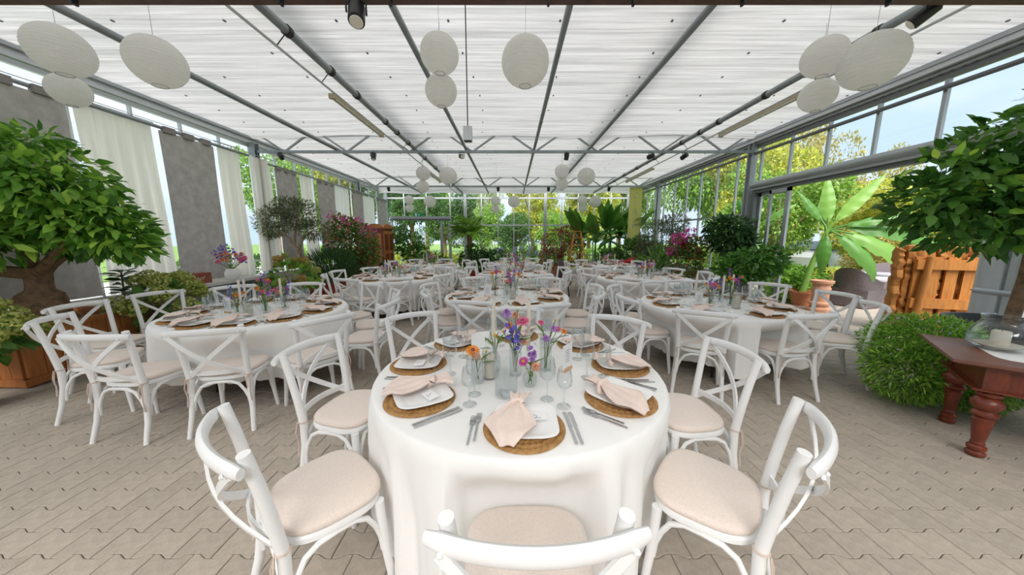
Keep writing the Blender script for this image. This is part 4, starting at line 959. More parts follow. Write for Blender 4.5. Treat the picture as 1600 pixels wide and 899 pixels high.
for k in range(26):
    a = rr.uniform(0, 6.28); q = rr.uniform(.03, .26); p = Vector((q * math.cos(a), q * math.sin(a), .30 - q * .5 + rr.uniform(-.05, .1)))
    MB().tube([(0, 0, 0), p], .003, 4).obj('stem', M['stem'], fb); link('blossom', BL[['violet', 'pink', 'blue', 'orange', 'white', 'peach'][k % 6]][0], fb, Matrix.Translation(p) @ Matrix.Rotation(.7, 4, 'X') @ Matrix.Scale(1.9, 4))
# ---- left wall: hydrangea, olive, rosemary, bougainvillea, wardrobe
tub((-4.75, 6.85, 0), .22, .30, .40, 'redwood', 'plant_pot', 'dark red tub under the fresh green hydrangea')
hydrangea((-4.75, 6.85, .35), .55, .80, 16, 'fresh green hydrangea with rusty heads behind the left tables', True, .085, 5, 'leaf_fresh')
ot = empty('olive_tree', (-5.35, 8.0, 0), 0, 'grey-green olive tree with bare twisted trunk before the curtains', 'tree')
tub((-5.35, 8.0, 0), .2, .28, .42, 'terracotta', 'plant_pot', 'terracotta pot of the olive tree')
branches(ot, [([(0, 0, .35), (.02, 0, .9), (-.02, .03, 1.3)], .06, .05), ([(-.02, 0, 1.25), (-.2, 0, 1.55), (-.5, -.1, 1.8)], .04, .015), ([(-.02, 0, 1.25), (.1, .1, 1.6), (.35, .1, 1.75)], .04, .015), ([(-.1, 0, 1.4), (0, 0, 1.9), (.1, 0, 2.2)], .03, .01)], 'bark2', 'trunk')
foliage(ot, 'foliage', [(-.5, -.1, 1.95, .38, .38, .36), (.1, 0, 2.15, .45, .45, .38), (.42, 0, 1.75, .36, .36, .24), (-.2, 0, 2.3, .35, .35, .25), (-.65, 0, 1.75, .25, .25, .22)], 4200, .085, .024, 'leaf_olive', .1, tpl=LT4, fcs=LF4, shell=.2)
rs = empty('rosemary_bush', (-4.75, 8.3, 0), 0, 'dark green needle-leafed rosemary bush in a red tub', 'bush')
MB().lathe([(.28, 0), (.38, .36), (.41, .40), (.36, .40), (.01, .36)], 24).obj('tub', M['redpot'], rs)
P, D = blob_points([(0, 0, .75, .62, .55, .50)], 3000, .3); D[:, 2] = abs(D[:, 2]) + .8
link('foliage', leaf_mesh('foliage', P, D, .20, .014, M['leaf_dark'], LT4, LF4), rs)['kind'] = 'stuff'
def bougain(loc, r, h, z0, leafmat, pmat, npet, nleaf, label, blobs=None, tips=None):
    t = empty('bougainvillea', loc, 0, label, 'bougainvillea', 'bougainvilleas')
    branches(t, [([(0, 0, .2), (.05, 0, z0), (r * .3, 0, h * .7)], .03, .012), ([(0, 0, .2), (-.1, 0, z0), (-r * .3, .1, h * .7)], .03, .012)], 'bark2', 'trunk')
    Bq = blobs or [(0, 0, h * .62, r, r, h * .38), (r * .4, 0, h * .8, r * .6, r * .6, h * .25), (-r * .45, 0, h * .55, r * .6, r * .6, h * .25)]
    foliage(t, 'foliage', Bq, nleaf, .09, .055, leafmat, .2, shell=.4)
    foliage(t, 'bracts', Bq, npet, .055, .05, pmat, .0, tpl=LT4, fcs=LF4, shell=.8, upj=2.)
    if tips: foliage(t, 'bracts_bright', tips[0], tips[1], .06, .055, 'petal_magenta', .0, tpl=LT4, fcs=LF4, shell=.4, upj=2.)
    MB().lathe([(.2, 0), (.28, .34), (.3, .38), (.26, .38), (.01, .34)], 20).obj('tub', M['terracotta'], t)
    return t
bougain((-4.75, 9.5, 0), .82, 2.0, .5, 'leaf_mid', 'petal_rust', 1700, 3600, 'tall bougainvillea with rusty and magenta bracts at the left wall', [(0, 0, 1.45, .75, .7, .60), (-.25, 0, 1.85, .45, .4, .38), (.3, 0, 1.15, .55, .5, .45), (.05, 0, .8, .5, .5, .4)], ([(-.35, -.2, 2.2, .16, .2, .10), (.1, -.2, 2.05, .3, .3, .10), (.55, -.1, 1.75, .2, .3, .2)], 170))
wd_ = empty('wardrobe', (-5.45, 13.3, 0), 0, 'red-brown wooden wardrobe with arched top behind the bougainvillea', 'wardrobe')
MB().box((0, 0, .98), (.62, 1.0, 1.86)).obj('body', M['redwood'], wd_, False); MB().box((0, 0, .06), (.68, 1.06, .12)).obj('plinth', M['redwood'], wd_, False); MB().box((0, 0, 1.93), (.70, 1.08, .06)).obj('cornice', M['redwood'], wd_, False)
arc = [(-.52, 1.96)] + [(.52 * -math.cos(a), 1.96 + .17 * math.sin(a)) for a in np.linspace(0.1, PI - .1, 12)] + [(.52, 1.96)]
ma = MB().prism(arc, -.04, .04); ma.v = [(.30 + z, x, y) for x, y, z in ma.v]; ma.obj('crest', M['planter'], wd_, False)
ma = MB().prism([(x * .6, y) for x, y in arc], -.04, .04); ma.v = [(x, z - .5, y) for x, y, z in ma.v]; ma.obj('side_crest', M['planter'], wd_, False)
for y in (-.25, .25):
    d = MB().box((.32, y, 1.0), (.03, .46, 1.7)).obj('door', M['planter'], wd_, False)
    for z in (.6, 1.4): MB().box((.34, y, z), (.02, .32, .66)).obj('door_panel', M['redwood'], d, False)
    MB().lathe([(.015, 0), (.02, .02)], 8, (.35, y * .2, 1.0)).obj('knob', M['gold'], d)
MB().box((0, -.505, 1.0), (.45, .02, 1.5)).obj('side_panel', M['planter'], wd_, False)
# ---- generic bushy plants
def bush(name, loc, blobs, n, L, W, mat, label, cat='plant', pot=None, trunk=None, bark='bark2', tpl=LT6, fcs=LF6, droop=.3, group=None):
    t = empty(name, loc, 0, label, cat, group)
    foliage(t, 'foliage', blobs, n, L, W, mat, droop, tpl=tpl, fcs=fcs, shell=.35)
    if trunk: branches(t, trunk, bark, 'trunk')
    if pot:
        r, h, pm_ = pot; MB().lathe([(r * .72, 0), (r, h * .88), (r * 1.08, h * .9), (r * 1.08, h), (r * .95, h), (.01, h * .92)], 22).obj('pot', M[pm_], t)
    return t
bush('leafy_shrub', (-4.9, 10.9, 0), [(0, 0, .55, .5, .5, .5)], 700, .16, .05, 'leaf_dark', 'dark green shrub right of the bougainvillea foot', 'shrub', (.25, .3, 'tub'))
bush('ficus_tree', (-4.7, 14.4, 0), [(0, 0, 1.35, .65, .6, .55), (.3, 0, .9, .6, .5, .4), (-.3, 0, 1.7, .4, .4, .35), (.5, 0, .5, .5, .4, .35)], 1500, .17, .07, 'leaf_mid', 'leafy ficus right of the wardrobe', 'tree', (.25, .4, 'tub'), [([(0, 0, .3), (0, 0, 1.6)], .03, .02)])
bush('low_fern', (-3.4, 13.4, 0), [(0, 0, .45, .8, .5, .4)], 1000, .3, .035, 'leaf_mid', 'low arching fern before the glass door', 'fern', (.25, .28, 'terracotta'))
# tree fern / palm with dark bushes below
def frond_plant(loc, n, L, wd, mat, label, name, cat, zc, up, trunk, segs=18, wl=.26):
    t = empty(name, loc, 0, label, cat)
    if trunk: MB().tube([(0, 0, 0), (0, 0, zc)], [trunk * 1.2, trunk], 12).obj('trunk', M['bark'], t)
    for k in range(n):
        a = 2 * PI * k / n + rng.uniform(-.15, .15); e = rng.uniform(up[0], up[1]); l = L * rng.uniform(.85, 1.1); pts = []
        for i in range(segs + 1):
            q = i / segs; r = l * q * math.cos(e) * (1 - .1 * q); z = l * (q * math.sin(e) - .55 * q * q * (1.0 - .3 * math.sin(e)))
            pts.append((r * math.cos(a), r * math.sin(a), zc + z))
        fr = MB().tube(pts, [.014 * (1 - i / segs) + .003 for i in range(segs + 1)], 5).obj('frond_rib', M['stem'], t)
        P = []; D = []; Ls = []
        for i in range(2, segs + 1):
            for sgn in (-1, 1):
                for sub in (0, .5):
                    p = Vector(pts[i]); pp = Vector(pts[i - 1]); b = pp.lerp(p, sub + .5 * random.random() * .3); d = (p - pp).normalized(); sd = d.cross(Vector((0, 0, 1))).normalized() * sgn
                    P.append(b); D.append(sd + d * .6 + Vector((0, 0, -.25))); Ls.append(wl * math.sin(PI * min(1, .12 + .86 * i / segs)) + .04)
        link('frond', leaf_mesh('frond', np.array([tuple(p) for p in P]), np.array([tuple(d) for d in D]), np.array(Ls), wd, M[mat], LT4, LF4, .2), fr)
    return t
frond_plant((-1.75, 13.2, 0), 20, 1.55, .055, 'leaf_bonsai_light', 'bright green tree fern with arching fronds at the back', 'tree_fern', 'fern', 1.70, (.15, 1.15), .10)
bush('camellia_bush', (-1.55, 12.7, 0), [(0, 0, .75, .62, .5, .55), (.9, .1, .7, .55, .5, .45), (.35, 0, .6, .5, .4, .45)], 2000, .12, .06, 'leaf_dark', 'dense dark bush under the tree fern', 'bush', (.3, .35, 'redpot'))
tub((-2.65, 12.3, 0), .20, .26, .42, 'redpot', 'plant_pot', 'empty-looking red pot beside the dark bush at the back')
# agapanthus along the back glass
for k, x in enumerate((-.45, .15, .65, 1.15, 1.6)):
    t = empty('agapanthus', (x * 1.35 + .1, 15.0, 0), 0, ['leftmost', 'second from left', 'middle', 'second from right', 'rightmost'][k] + ' pale blue agapanthus along the back glass', 'agapanthus', 'agapanthus row')
    foliage(t, 'foliage', [(0, 0, .42, .18, .18, .30)], 90, .32, .03, 'leaf_mid', .1)
    for j in range(4):
        a = j * 1.6 + k; p = Vector((.22 * math.cos(a), .2 * math.sin(a), 1.0 + .12 * math.sin(j * 3 + k)))
        MB().tube([(0, 0, .2), p], .008, 5).obj('stem', M['stem'], t)
        d = unit(rng.normal(0, 1, (120, 3))); o = link('flower_head', leaf_mesh('flower_head', d * .05, d, .07, .03, M['petal_agapanthus' if (k + j) % 4 else 'petal_hydrangea'], LT4, LF4), t); o.location = p
# red bougainvillea, ladder, banana group at back right
bougain((2.0, 13.9, 0), .75, 1.9, .5, 'leaf_tree_dark', 'petal_red', 2000, 1300, 'dark red bougainvillea behind the wooden ladder', [(0, 0, 1.35, .75, .6, .6), (.45, 0, 1.7, .45, .4, .4), (-.3, 0, .8, .5, .5, .5), (.5, 0, .8, .5, .4, .5)])
ld = empty('step_ladder', (2.53, 12.4, 0), 0, 'orange wooden step ladder standing open before the red bougainvillea', 'ladder')
for s_ in (-1, 1):
    MB().beam((s_ * .42, -.25, 0), (s_ * .12, 0, 1.80), .05, .035, (0, 1, 0)).obj('rail', M['ladder'], ld, False); MB().beam((s_ * .42, .55, 0), (s_ * .12, .05, 1.78), .04, .03, (0, 1, 0)).obj('rear_rail', M['ladder'], ld, False)
for k in range(6):
    q = (k + .6) / 6.4; hw = .42 - .30 * q; MB().box((0, -.25 + .25 * q, 1.8 * q), (hw * 2, .10, .03)).obj('step', M['ladder'], ld, False)
MB().box((0, .02, 1.82), (.32, .16, .03)).obj('top_board', M['ladder'], ld, False)
for k, (x, z, lab) in enumerate(((.05, .60, 'on the lower'), (-.08, .85, 'on a middle'))): 
    tag(MB().lathe([(.05, 0), (.075, .10), (.08, .12), (.07, .12), (.01, .10)], 14).obj('small_pot', M['china']), 'small white pot ' + lab + ' step of the ladder', 'pot').location = (2.53 + x, 12.25 + .1 * k, z - .07 + .02)
def big_leaf(L, W, bend, fold, tear=0., mat='leaf_banana', seed=0):
    r = random.Random(seed); n = 18; V = []; m = MB()
    for i in range(n + 1):
        q = i / n; w_ = W * math.sin(PI * min(1, (.05 + .95 * q)) ** .75) * (1 if i < n else .05) * (1 - .12 * tear * r.random())
        x = L * (q if bend < .01 else math.sin(bend * q) / bend); z = -(0 if bend < .01 else L * (1 - math.cos(bend * q)) / bend)
        for s_ in (-1, -.5, 0, .5, 1):
            V.append((x + abs(s_) * .05 * L * (1 - q), s_ * w_ / 2, z - abs(s_) * fold * w_ * .5 + .012 * math.sin(q * 34) * abs(s_)))
    Fc = [(i * 5 + j, (i + 1) * 5 + j, (i + 1) * 5 + j + 1, i * 5 + j + 1) for i in range(n) for j in range(4)]
    return m.add(V, Fc).mesh('leaf', M[mat], True, 0)
LFS = [big_leaf(1.0, .30, .5, .35, 0, 'leaf_banana', 1), big_leaf(1.0, .32, 1.1, .4, .6, 'leaf_banana', 2), big_leaf(1.0, .34, 1.5, .45, 1., 'leaf_banana_light', 3), big_leaf(1.0, .30, .25, .25, .2, 'leaf_banana_light', 4)]
def banana(loc, stems, label, name='banana_plant', turn=None):
    """stems: (dx, dy, base z, crown height, lean x, lean y, trunk r, [(azimuth, elevation, stalk, length, width, kind)])"""
    t = empty(name, loc, 0, label, 'banana plant', 'banana plants')
    for dx, dy, z0, h, lx, ly, r, lv in stems:
        top = Vector((dx + lx, dy + ly, h))
        MB().tube([(dx, dy, z0), (dx + lx * .4, dy + ly * .4, z0 + (h - z0) * .5), top], [r * 1.25, r, r * .6], 10).obj('trunk', M['bark2'] if r > .07 else M['leaf_banana_light'], t)
        for az, el, st, L, wd, kd in lv:
            a, e = R_(az), R_(el); d = Vector((math.cos(a) * math.cos(e), math.sin(a) * math.cos(e), math.sin(e))); b = top + d * st
            up_ = Vector((0, 0, 1))
            if turn: up_ = up_ * .45 + Vector(turn)
            sd = d.cross(up_).normalized(); u = sd.cross(d)
            stalk = MB().tube([top - Vector((0, 0, .1)), top + d * st * .5, b, b + d * L * .1], [.03, .022, .016, .008], 7).obj('leaf_stalk', M['leaf_banana_light'], t)
            m = Matrix((d * L, -sd * L * wd / .3, u * L)).transposed().to_4x4(); m.translation = b
            o = link('leaf', LFS[kd], stalk, m)
    return t
rb = random.Random(5)
st_ = []
for k in range(6):
    x = [-.9, -.3, .2, .75, 1.2, .5][k]; y = [.1, -.1, .2, 0, .3, .4][k]; h = [1.35, 1.45, 1.6, 1.6, 1.4, 1.75][k]
    lv = [(rb.uniform(0, 360), rb.uniform(35, 82), rb.uniform(.25, .5), rb.uniform(1.1, 1.6), .34, rb.choice([0, 0, 1])) for _ in range(6)] + [(rb.uniform(0, 360), rb.uniform(0, 35), rb.uniform(.2, .4), rb.uniform(1.0, 1.4), .34, 1) for _ in range(3)]
    if k == 2: lv.append((262, 80, .35, 1.35, .30, 3))
    st_.append((x, y, 0, h, 0, 0, .05, lv))
banana((3.9, 13.9, 0), st_, 'dense clump of large-leaved bananas at the back right')
bush('fig_shrub', (4.6, 12.2, 0), [(0, 0, .9, .7, .5, .6), (-.75, .2, .65, .6, .5, .5), (.4, 0, 1.3, .45, .4, .35)], 1900, .17, .08, 'leaf_mid', 'broad green shrub in front of the yellow banner', 'shrub', (.3, .35, 'tub'))
bush('oleander', (4.95, 10.7, 0), [(0, 0, 1.5, .75, .6, .65), (.45, 0, 2.0, .45, .4, .35), (-.3, 0, 1.0, .6, .5, .45)], 4200, .11, .03, 'leaf_olive', 'tall grey-green oleander beside the right glass wall', 'shrub', (.3, .35, 'terracotta'), [([(0, 0, .3), (.1, 0, 1.4)], .03, .02), ([(0, 0, .3), (-.2, 0, 1.3)], .03, .02)], tpl=LT4, fcs=LF4)
bush('strelitzia', (4.35, 9.55, 0), [(0, 0, .70, .26, .24, .40)], 120, .45, .08, 'leaf_mid', 'strap-leaved strelitzia left of the pink bougainvillea', 'plant', (.25, .3, 'tub'), droop=-.4)
bougain((4.55, 8.35, 0), .5, 1.75, .5, 'leaf_mid', 'petal_rust', 700, 1300, 'slim bougainvillea with pink bracts at the right post', [(0, 0, .95, .42, .4, .5), (-.25, 0, 1.35, .25, .25, .25), (.2, 0, 1.3, .3, .3, .3)], ([(-.28, -.15, 1.55, .2, .2, .13), (.05, -.1, 1.72, .12, .1, .08), (-.4, -.1, 1.25, .12, .1, .12)], 260))
bush('clipped_laurel', (5.15, 7.6, 0), [(0, 0, 1.62, .50, .48, .46), (-.25, 0, 1.75, .3, .3, .3), (.2, 0, 1.45, .35, .35, .3)], 1700, .12, .06, 'leaf_dark', 'round-headed laurel tree beside the door post', 'tree', (.25, .4, 'tub'), [([(0, 0, .3), (.02, 0, 1.4)], .03, .025)])
bush('kumquat_tree', (4.75, 6.35, 0), [(0, 0, 1.02, .45, .4, .30), (.45, .1, 1.1, .35, .35, .28), (-.35, 0, .9, .3, .3, .2)], 1500, .12, .06, 'leaf_citrus', 'low spreading citrus tree before the door leaves', 'tree', (.25, .4, 'terracotta'), [([(0, 0, .3), (.03, 0, .9)], .025, .02)])
# ---- yellow banner
bn = empty('banner', (5.0, 13.2, 0), 0, 'tall yellow banner with grey lettering hanging before the right glass wall', 'banner')
MB().box((0, 0, 2.35), (.52, .012, 2.45)).obj('banner_cloth', M['yellow'], bn, False)
for k, zz in enumerate((3.28, 2.98, 2.64, 2.05)):
    m = MB()
    if k == 0: m.tube([(.08 * math.cos(a), 0, .09 * math.sin(a)) for a in np.linspace(.7, 5.6, 14)], .016, 5)
    elif k == 1: m.box((0, 0, 0), (.03, .01, .22))
    elif k == 2: m.beam((-.07, 0, -.11), (0, 0, .11), .01, .03, (0, 1, 0)).beam((.07, 0, -.11), (0, 0, .11), .01, .03, (0, 1, 0)).box((0, 0, -.03), (.09, .01, .025))
    else: m.box((-.05, 0, 0), (.03, .01, .2)).box((.01, 0, .085), (.12, .01, .03)).box((.01, 0, 0), (.12, .01, .03)).box((.055, 0, .045), (.03, .01, .09))
    m.obj('letter', M['bannerink'], bn, False).location = (0, -.012, zz)
# ---- exit sign
ex = empty('exit_sign', (-4.58, 15.82, 2.62), 0, 'small green exit sign with white running figure over the far door', 'sign')
MB().box((0, 0, .075), (.42, .04, .15)).obj('sign_plate', M['exit'], ex, False)
m = MB().box((-.10, -.022, .075), (.08, .004, .11)); m.obj('sign_door', M['exit_w'], ex, False)
m = MB().lathe([(.014, 0), (.014, .004)], 8); m.v = [(x + .05, -.022 - z, y + .12) for x, y, z in m.v]; m.beam((.045, -.023, .10), (.03, -.023, .06), .006, .02).beam((.03, -.023, .06), (.065, -.023, .04), .006, .012).beam((.065, -.023, .04), (.06, -.023, .015), .006, .012).beam((.03, -.023, .06), (.0, -.023, .03), .006, .012).beam((.045, -.023, .095), (.08, -.023, .08), .006, .01).beam((.04, -.023, .095), (.01, -.023, .085), .006, .01)
m.obj('sign_figure', M['exit_w'], ex, False)
# ---- brown thing with curved back and the red pad seen between the far tables
bs = empty('leather_chair', (1.25, 8.25, 0), .9, 'dark brown chair with high curved leather back between the far tables', 'chair')
MB().tube([(0, 0, .35), (-.03, -.02, .6), (.0, -.03, .8), (.08, 0, .92), (.16, 0, .90)], [.16, .17, .16, .12, .05], 14, sec=(1, .55)).obj('backrest', M['darkbrown'], bs); MB().lathe([(.22, .32), (.24, .36), (.23, .42), (.01, .44)], 20, (.14, 0, 0)).obj('seat', M['boxbrown'], bs)
for a in (.8, 2.3, 3.9, 5.5): MB().tube([(.14 + .16 * math.cos(a), .16 * math.sin(a), .34), (.14 + .2 * math.cos(a), .2 * math.sin(a), 0)], .016, 7).obj('leg', M['dark'], bs)
rd = empty('garden_lounger', (3.75, 11.2, 0), .3, 'red padded garden lounger behind the far right table', 'lounger')
MB().rings([[(x * s_, y * s_, z) for x, y in outline(.9, .8, .35, -.35, 32)] for s_, z in ((.94, .62), (1, .65), (1, .72), (.92, .77), (.2, .80))]).obj('seat_pad', M['red'], rd)
MB().beam((.1, -.2, .62), (.75, -.1, .86), .5, .08).obj('back_pad', M['red'], rd, False)
for x in (-.35, .35):
    for y in (-.28, .28): MB().tube([(x, y, 0), (x * .9, y * .9, .63)], .018, 8).obj('leg', M['alu'], rd)
# ================================================================== RIGHT FOREGROUND
at_ = empty('antique_table', (3.40, 2.33, 0), 0, 'dark red antique table with turned legs at the right edge', 'table')
ee = Vector((-.66, -.75, 0)).normalized(); nn = Vector((.75, -.66, 0)).normalized()
Mt = Matrix((nn, -ee, Vector((0, 0, 1)))).transposed().to_4x4(); Mt.translation = Vector((3.40, 2.39, 0)); at_.matrix_basis = Mt
# local: x runs along the table away from the short edge, y along the short edge
MB().box((.62, 0, .700), (1.34, .80, .022)).obj('tabletop', M['redtop'], at_, False); MB().box((.62, 0, .683), (1.28, .74, .016)).obj('top_moulding', M['redwood'], at_, False)
for y in (-.30, .30): MB().box((.62, y, .59), (1.02, .025, .17)).obj('apron', M['redwood'], at_, False)
for x in (.13, 1.11): MB().box((x, 0, .59), (.025, .58, .17)).obj('apron', M['redwood'], at_, False)
MB().box((.62, 0, .505), (1.10, .70, .012)).obj('apron_moulding', M['redwood'], at_, False)
lp = [(.028, 0), (.045, .008), (.048, .03), (.034, .045), (.045, .055), (.046, .075), (.030, .09), (.036, .10), (.030, .115), (.034, .14), (.048, .27), (.052, .285), (.038, .30), (.060, .315), (.062, .33), (.045, .35), (.072, .385), (.074, .41), (.055, .44), (.040, .45), (.058, .462), (.058, .48), (.048, .49), (.048, .50)]
for x in (.16, 1.08):
    for y in (-.28, .28):
        lg = MB().lathe(lp, 24).obj('leg', M['redwood'], at_); lg.location = (x, y, 0)
        MB().box((0, 0, .59), (.10, .10, .185)).obj('leg_block', M['redwood'], lg, False)
rn = MB()
for i in range(9):
    pass
rn.rings([[(.42 + x * s_, .0 + y * s_, .711 + z) for x, y in outline(.52, .52, .27, -.27, 40, 6)] for s_, z in ((1, .0005), (1, .003), (.1, .0035))])
lr_ = rn.obj('table_runner', M['cloth'], None); lr_.matrix_basis = Mt @ Matrix.Translation((.02, .05, 0)); tag(lr_, 'white linen mat under the glass bowl on the antique table', 'linen')
hv = Mt @ Vector((.27, .12, .7155))
hl = empty('hurricane_glass', hv, 0, 'bulbous clear glass windlight on the antique table', 'candle glass')
MB().lathe([(.06, 0), (.085, .004), (.125, .04), (.135, .075), (.125, .12), (.098, .165), (.086, .185), (.086, .21), (.092, .225), (.089, .225), (.083, .21), (.083, .186), (.095, .165), (.122, .12), (.131, .075), (.121, .042), (.002, .010)], 36).obj('glass_bowl', M['glass'], hl, True, 60)
MB().lathe([(.06, .0), (.10, .020), (.095, .026), (.01, .014)], 28, (0, 0, .012)).obj('saucer', M['candle'], hl)
cn = MB().lathe([(.044, 0), (.046, .10), (.040, .108), (.02, .103), (.002, .102)], 24).obj('block_candle', M['candle']); cn.location = (hv.x, hv.y, hv.z + .036); hl.scale = (1.18, 1.18, 1.15); tag(cn, 'short ivory block candle inside the bulbous windlight', 'candle')
MB().tube([(0, 0, .10), (.001, 0, .115)], .002, 4).obj('wick', M['wick'], cn)
gb = empty('geranium_bush', (4.02, 2.93, 0), 0, 'bushy bright green scented geranium on the floor beside the antique table', 'bush')
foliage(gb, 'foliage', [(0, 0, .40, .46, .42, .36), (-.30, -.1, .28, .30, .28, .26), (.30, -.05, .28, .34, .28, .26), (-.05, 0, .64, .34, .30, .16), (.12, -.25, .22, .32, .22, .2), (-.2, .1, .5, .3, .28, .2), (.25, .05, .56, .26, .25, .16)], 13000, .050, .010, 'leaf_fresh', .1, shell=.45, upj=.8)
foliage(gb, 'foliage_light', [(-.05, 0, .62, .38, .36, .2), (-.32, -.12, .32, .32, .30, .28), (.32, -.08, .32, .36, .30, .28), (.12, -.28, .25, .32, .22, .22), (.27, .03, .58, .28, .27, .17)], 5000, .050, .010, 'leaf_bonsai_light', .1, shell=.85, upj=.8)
foliage(gb, 'white_florets', [(-.1, 0, .74, .3, .3, .05)], 60, .025, .025, 'petal_agapanthus', 0, tpl=LT4, fcs=LF4)
branches(gb, [([(0, 0, 0), (.3 * math.cos(a), .3 * math.sin(a), .4)], .012, .005) for a in (0, 1, 2, 3, 4, 5)], 'bark2', 'stem')
tub((4.88, 3.02, 0), .30, .39, .74, 'tub', 'tree_tub', 'large dark round tub behind the antique table', 'tub')
ct = empty('citrus_tree', (4.88, 3.02, .66), 0, 'large dark-leaved citrus tree at the right edge, pale shoots among the leaves', 'tree')
branches(ct, [([(0, 0, 0), (.05, 0, .5), (.05, 0, 1.0)], .05, .045), ([(.05, 0, .9), (-.25, 0, 1.25), (-.6, 0, 1.5)], .04, .015), ([(.05, 0, .95), (.15, .1, 1.5), (.1, 0, 2.0)], .04, .015), ([(.05, 0, .8), (.2, -.3, 1.1), (.2, -.6, 1.3)], .035, .015), ([(-.2, 0, 1.2), (-.5, .1, 1.2), (-.8, .2, 1.15)], .025, .01)], 'bark', 'trunk')
CB = [(-.2, 0, 1.3, .5, .5, .3), (-.15, 0, 1.35, .55, .55, .40), (-.65, .05, 1.30, .45, .42, .33), (-.95, .1, 1.20, .26, .28, .25), (.25, -.2, 1.55, .55, .55, .45), (-.25, 0, 1.75, .42, .42, .30), (.15, -.35, 1.05, .55, .45, .30), (-.5, 0, .98, .45, .42, .22), (.2, 0, 2.0, .40, .40, .32), (-.75, .05, 1.62, .22, .22, .22)]
foliage(ct, 'foliage', CB, 3000, .125, .062, 'leaf_citrus', .3, shell=.4)
foliage(ct, 'foliage_pale', [(.25, -.35, 1.35, .55, .5, .4), (-.85, .05, 1.5, .25, .25, .15), (-.3, -.2, 1.0, .4, .35, .2)], 170, .13, .06, 'leaf_citrus_light', .15, shell=.95)
leaf_parts(ct, CB, 280, .13, .066, 'leaf_citrus', .3, (-.6, -.75, .2)); leaf_parts(ct, [(-.1, -.3, 1.2, .6, .4, .3)], 20, .135, .066, 'leaf_citrus_light', .2, (-.4, -.9, .2))
lowp = bush('trailing_plant', (5.3, 1.9, 0), [(0, 0, .85, .3, .3, .15), (0, .5, .85, .25, .25, .12)], 260, .09, .05, 'leaf_dark', 'dark trailing plant behind the antique table', 'plant', (.3, .7, 'tub'))
# ================================================================== OUTSIDE
# terrace things seen through the garden door
tub((6.78, 7.3, 0), .16, .23, .34, 'terracotta', 'plant_pot', 'terracotta pot of the leaning banana outside the garden door')
banana((6.78, 7.3, 0), [(0, 0, .28, 1.75, .30, -.08, .055, [(110, 84, .15, 1.1, .24, 3), (-30, 58, .2, 1.25, .22, 3), (-44, 18, .25, 1.5, .17, 0), (-38, 4, .28, 2.0, .19, 1), (-55, -14, .25, 1.8, .20, 2), (226, -62, .15, .95, .24, 1), (150, 58, .2, .9, .2, 3), (60, 50, .15, 1.1, .22, 0), (-75, -30, .2, 1.4, .20, 2)]),
  (-.45, 1.1, 0, 1.75, -.05, 0, .05, [(140, 80, .15, 1.1, .22, 3), (100, 60, .2, 1.0, .22, 0), (230, 35, .2, 1.0, .22, 1), (-40, 45, .2, .9, .22, 0)])], 'leaning banana plant with broad torn leaves outside the garden door', turn=(-.40, -.44, .1))
tub((7.1, 7.55, 0), .19, .26, .36, 'terracotta', 'plant_pot', 'round terracotta pot with fern right of the banana pot')
bush('garden_fern', (7.1, 7.55, .32), [(0, 0, .25, .38, .36, .30), (-.25, .3, .35, .35, .3, .3)], 900, .11, .04, 'leaf_fresh', 'bright green fern in the terracotta pot outside', 'fern')
cp = empty('chimney_pot', (6.62, 6.7, 0), 0, 'ribbed terracotta chimney pot standing outside the garden door', 'chimney pot')
MB().lathe([(.20, 0), (.20, .06), (.16, .08), (.15, .13), (.18, .15), (.18, .19), (.145, .21), (.145, .45), (.16, .47), (.16, .50), (.145, .52), (.145, .58), (.19, .61), (.20, .66), (.16, .67), (.13, .60), (.01, .58)], 28).obj('pot_body', M['terracotta_pale'], cp)
def wicker_chair(loc, rz, label, wdth=.75):
    t = empty('wicker_armchair', loc, rz, label, 'armchair', 'wicker armchairs on the terrace')
    h = wdth / 2
    MB().box((0, 0, .22), (wdth, .70, .40)).obj('seat_base', M['wicker'], t, False)
    MB().rings([[(x * (wdth - .14) / .6 * s_, y * s_ + .03, z) for x, y in outline(.58, .58, .29, -.29, 28, 6)] for s_, z in ((.97, .42), (1, .44), (1, .50), (.95, .52), (.2, .53))]).obj('seat_pad', M['wicker_l'], t)
    bk = []
    for k in range(15):
        a = PI + PI * k / 14; bk.append((h * math.cos(a) * 1.02, .12 + .46 * math.sin(a)))
    V = []; 
    for k, (x, y) in enumerate(bk):
        q = math.sin(PI * k / 14); zt = .58 + .32 * q ** 1.5
        V += [(x, y, .02), (x * 1.06, y * 1.06 - .05 * q, zt), (x * .90, y * .90 - .05 * q + .02, zt), (x * .86, y * .86 + .03, .4)]
    Fc = [(4 * k + j, 4 * k + 4 + j, 4 * k + 4 + (j + 1) % 4, 4 * k + (j + 1) % 4) for k in range(14) for j in range(4)] + [(0, 1, 2, 3), (59, 58, 57, 56)]
    MB().add(V, Fc).obj('wrap_back', M['wicker'], t)
    for x in (-1, 1):
        for y in (-.3, .3): MB().box((x * (h - .05), y, .015), (.05, .05, .03)).obj('foot', M['dark'], t, False)
wicker_chair((7.95, 7.25, 0), -1.25, 'grey wicker armchair seen from its side, left of the iron table'); wicker_chair((10.1, 8.3, 0), 2.6, 'wide grey wicker seat behind the iron table', 1.25)
it = empty('iron_table', (8.85, 7.35, 0), 0, 'wrought iron garden table with scrolled legs and glass top', 'table')
MB().lathe([(.50, .70), (.52, .705), (.52, .72), (.50, .725)], 36).obj('glass_top', M['wicker_l'], it)
for a in (.4, 2.5, 4.6):
    c_, s_ = math.cos(a), math.sin(a); pts = [(.40, .70), (.30, .62), (.20, .45), (.14, .30), (.18, .16), (.30, .08), (.38, .03), (.42, .05), (.42, .09), (.38, .09)]
    MB().tube([(r * c_, r * s_, z) for r, z in pts], .014, 7).obj('scroll_leg', M['iron'], it)
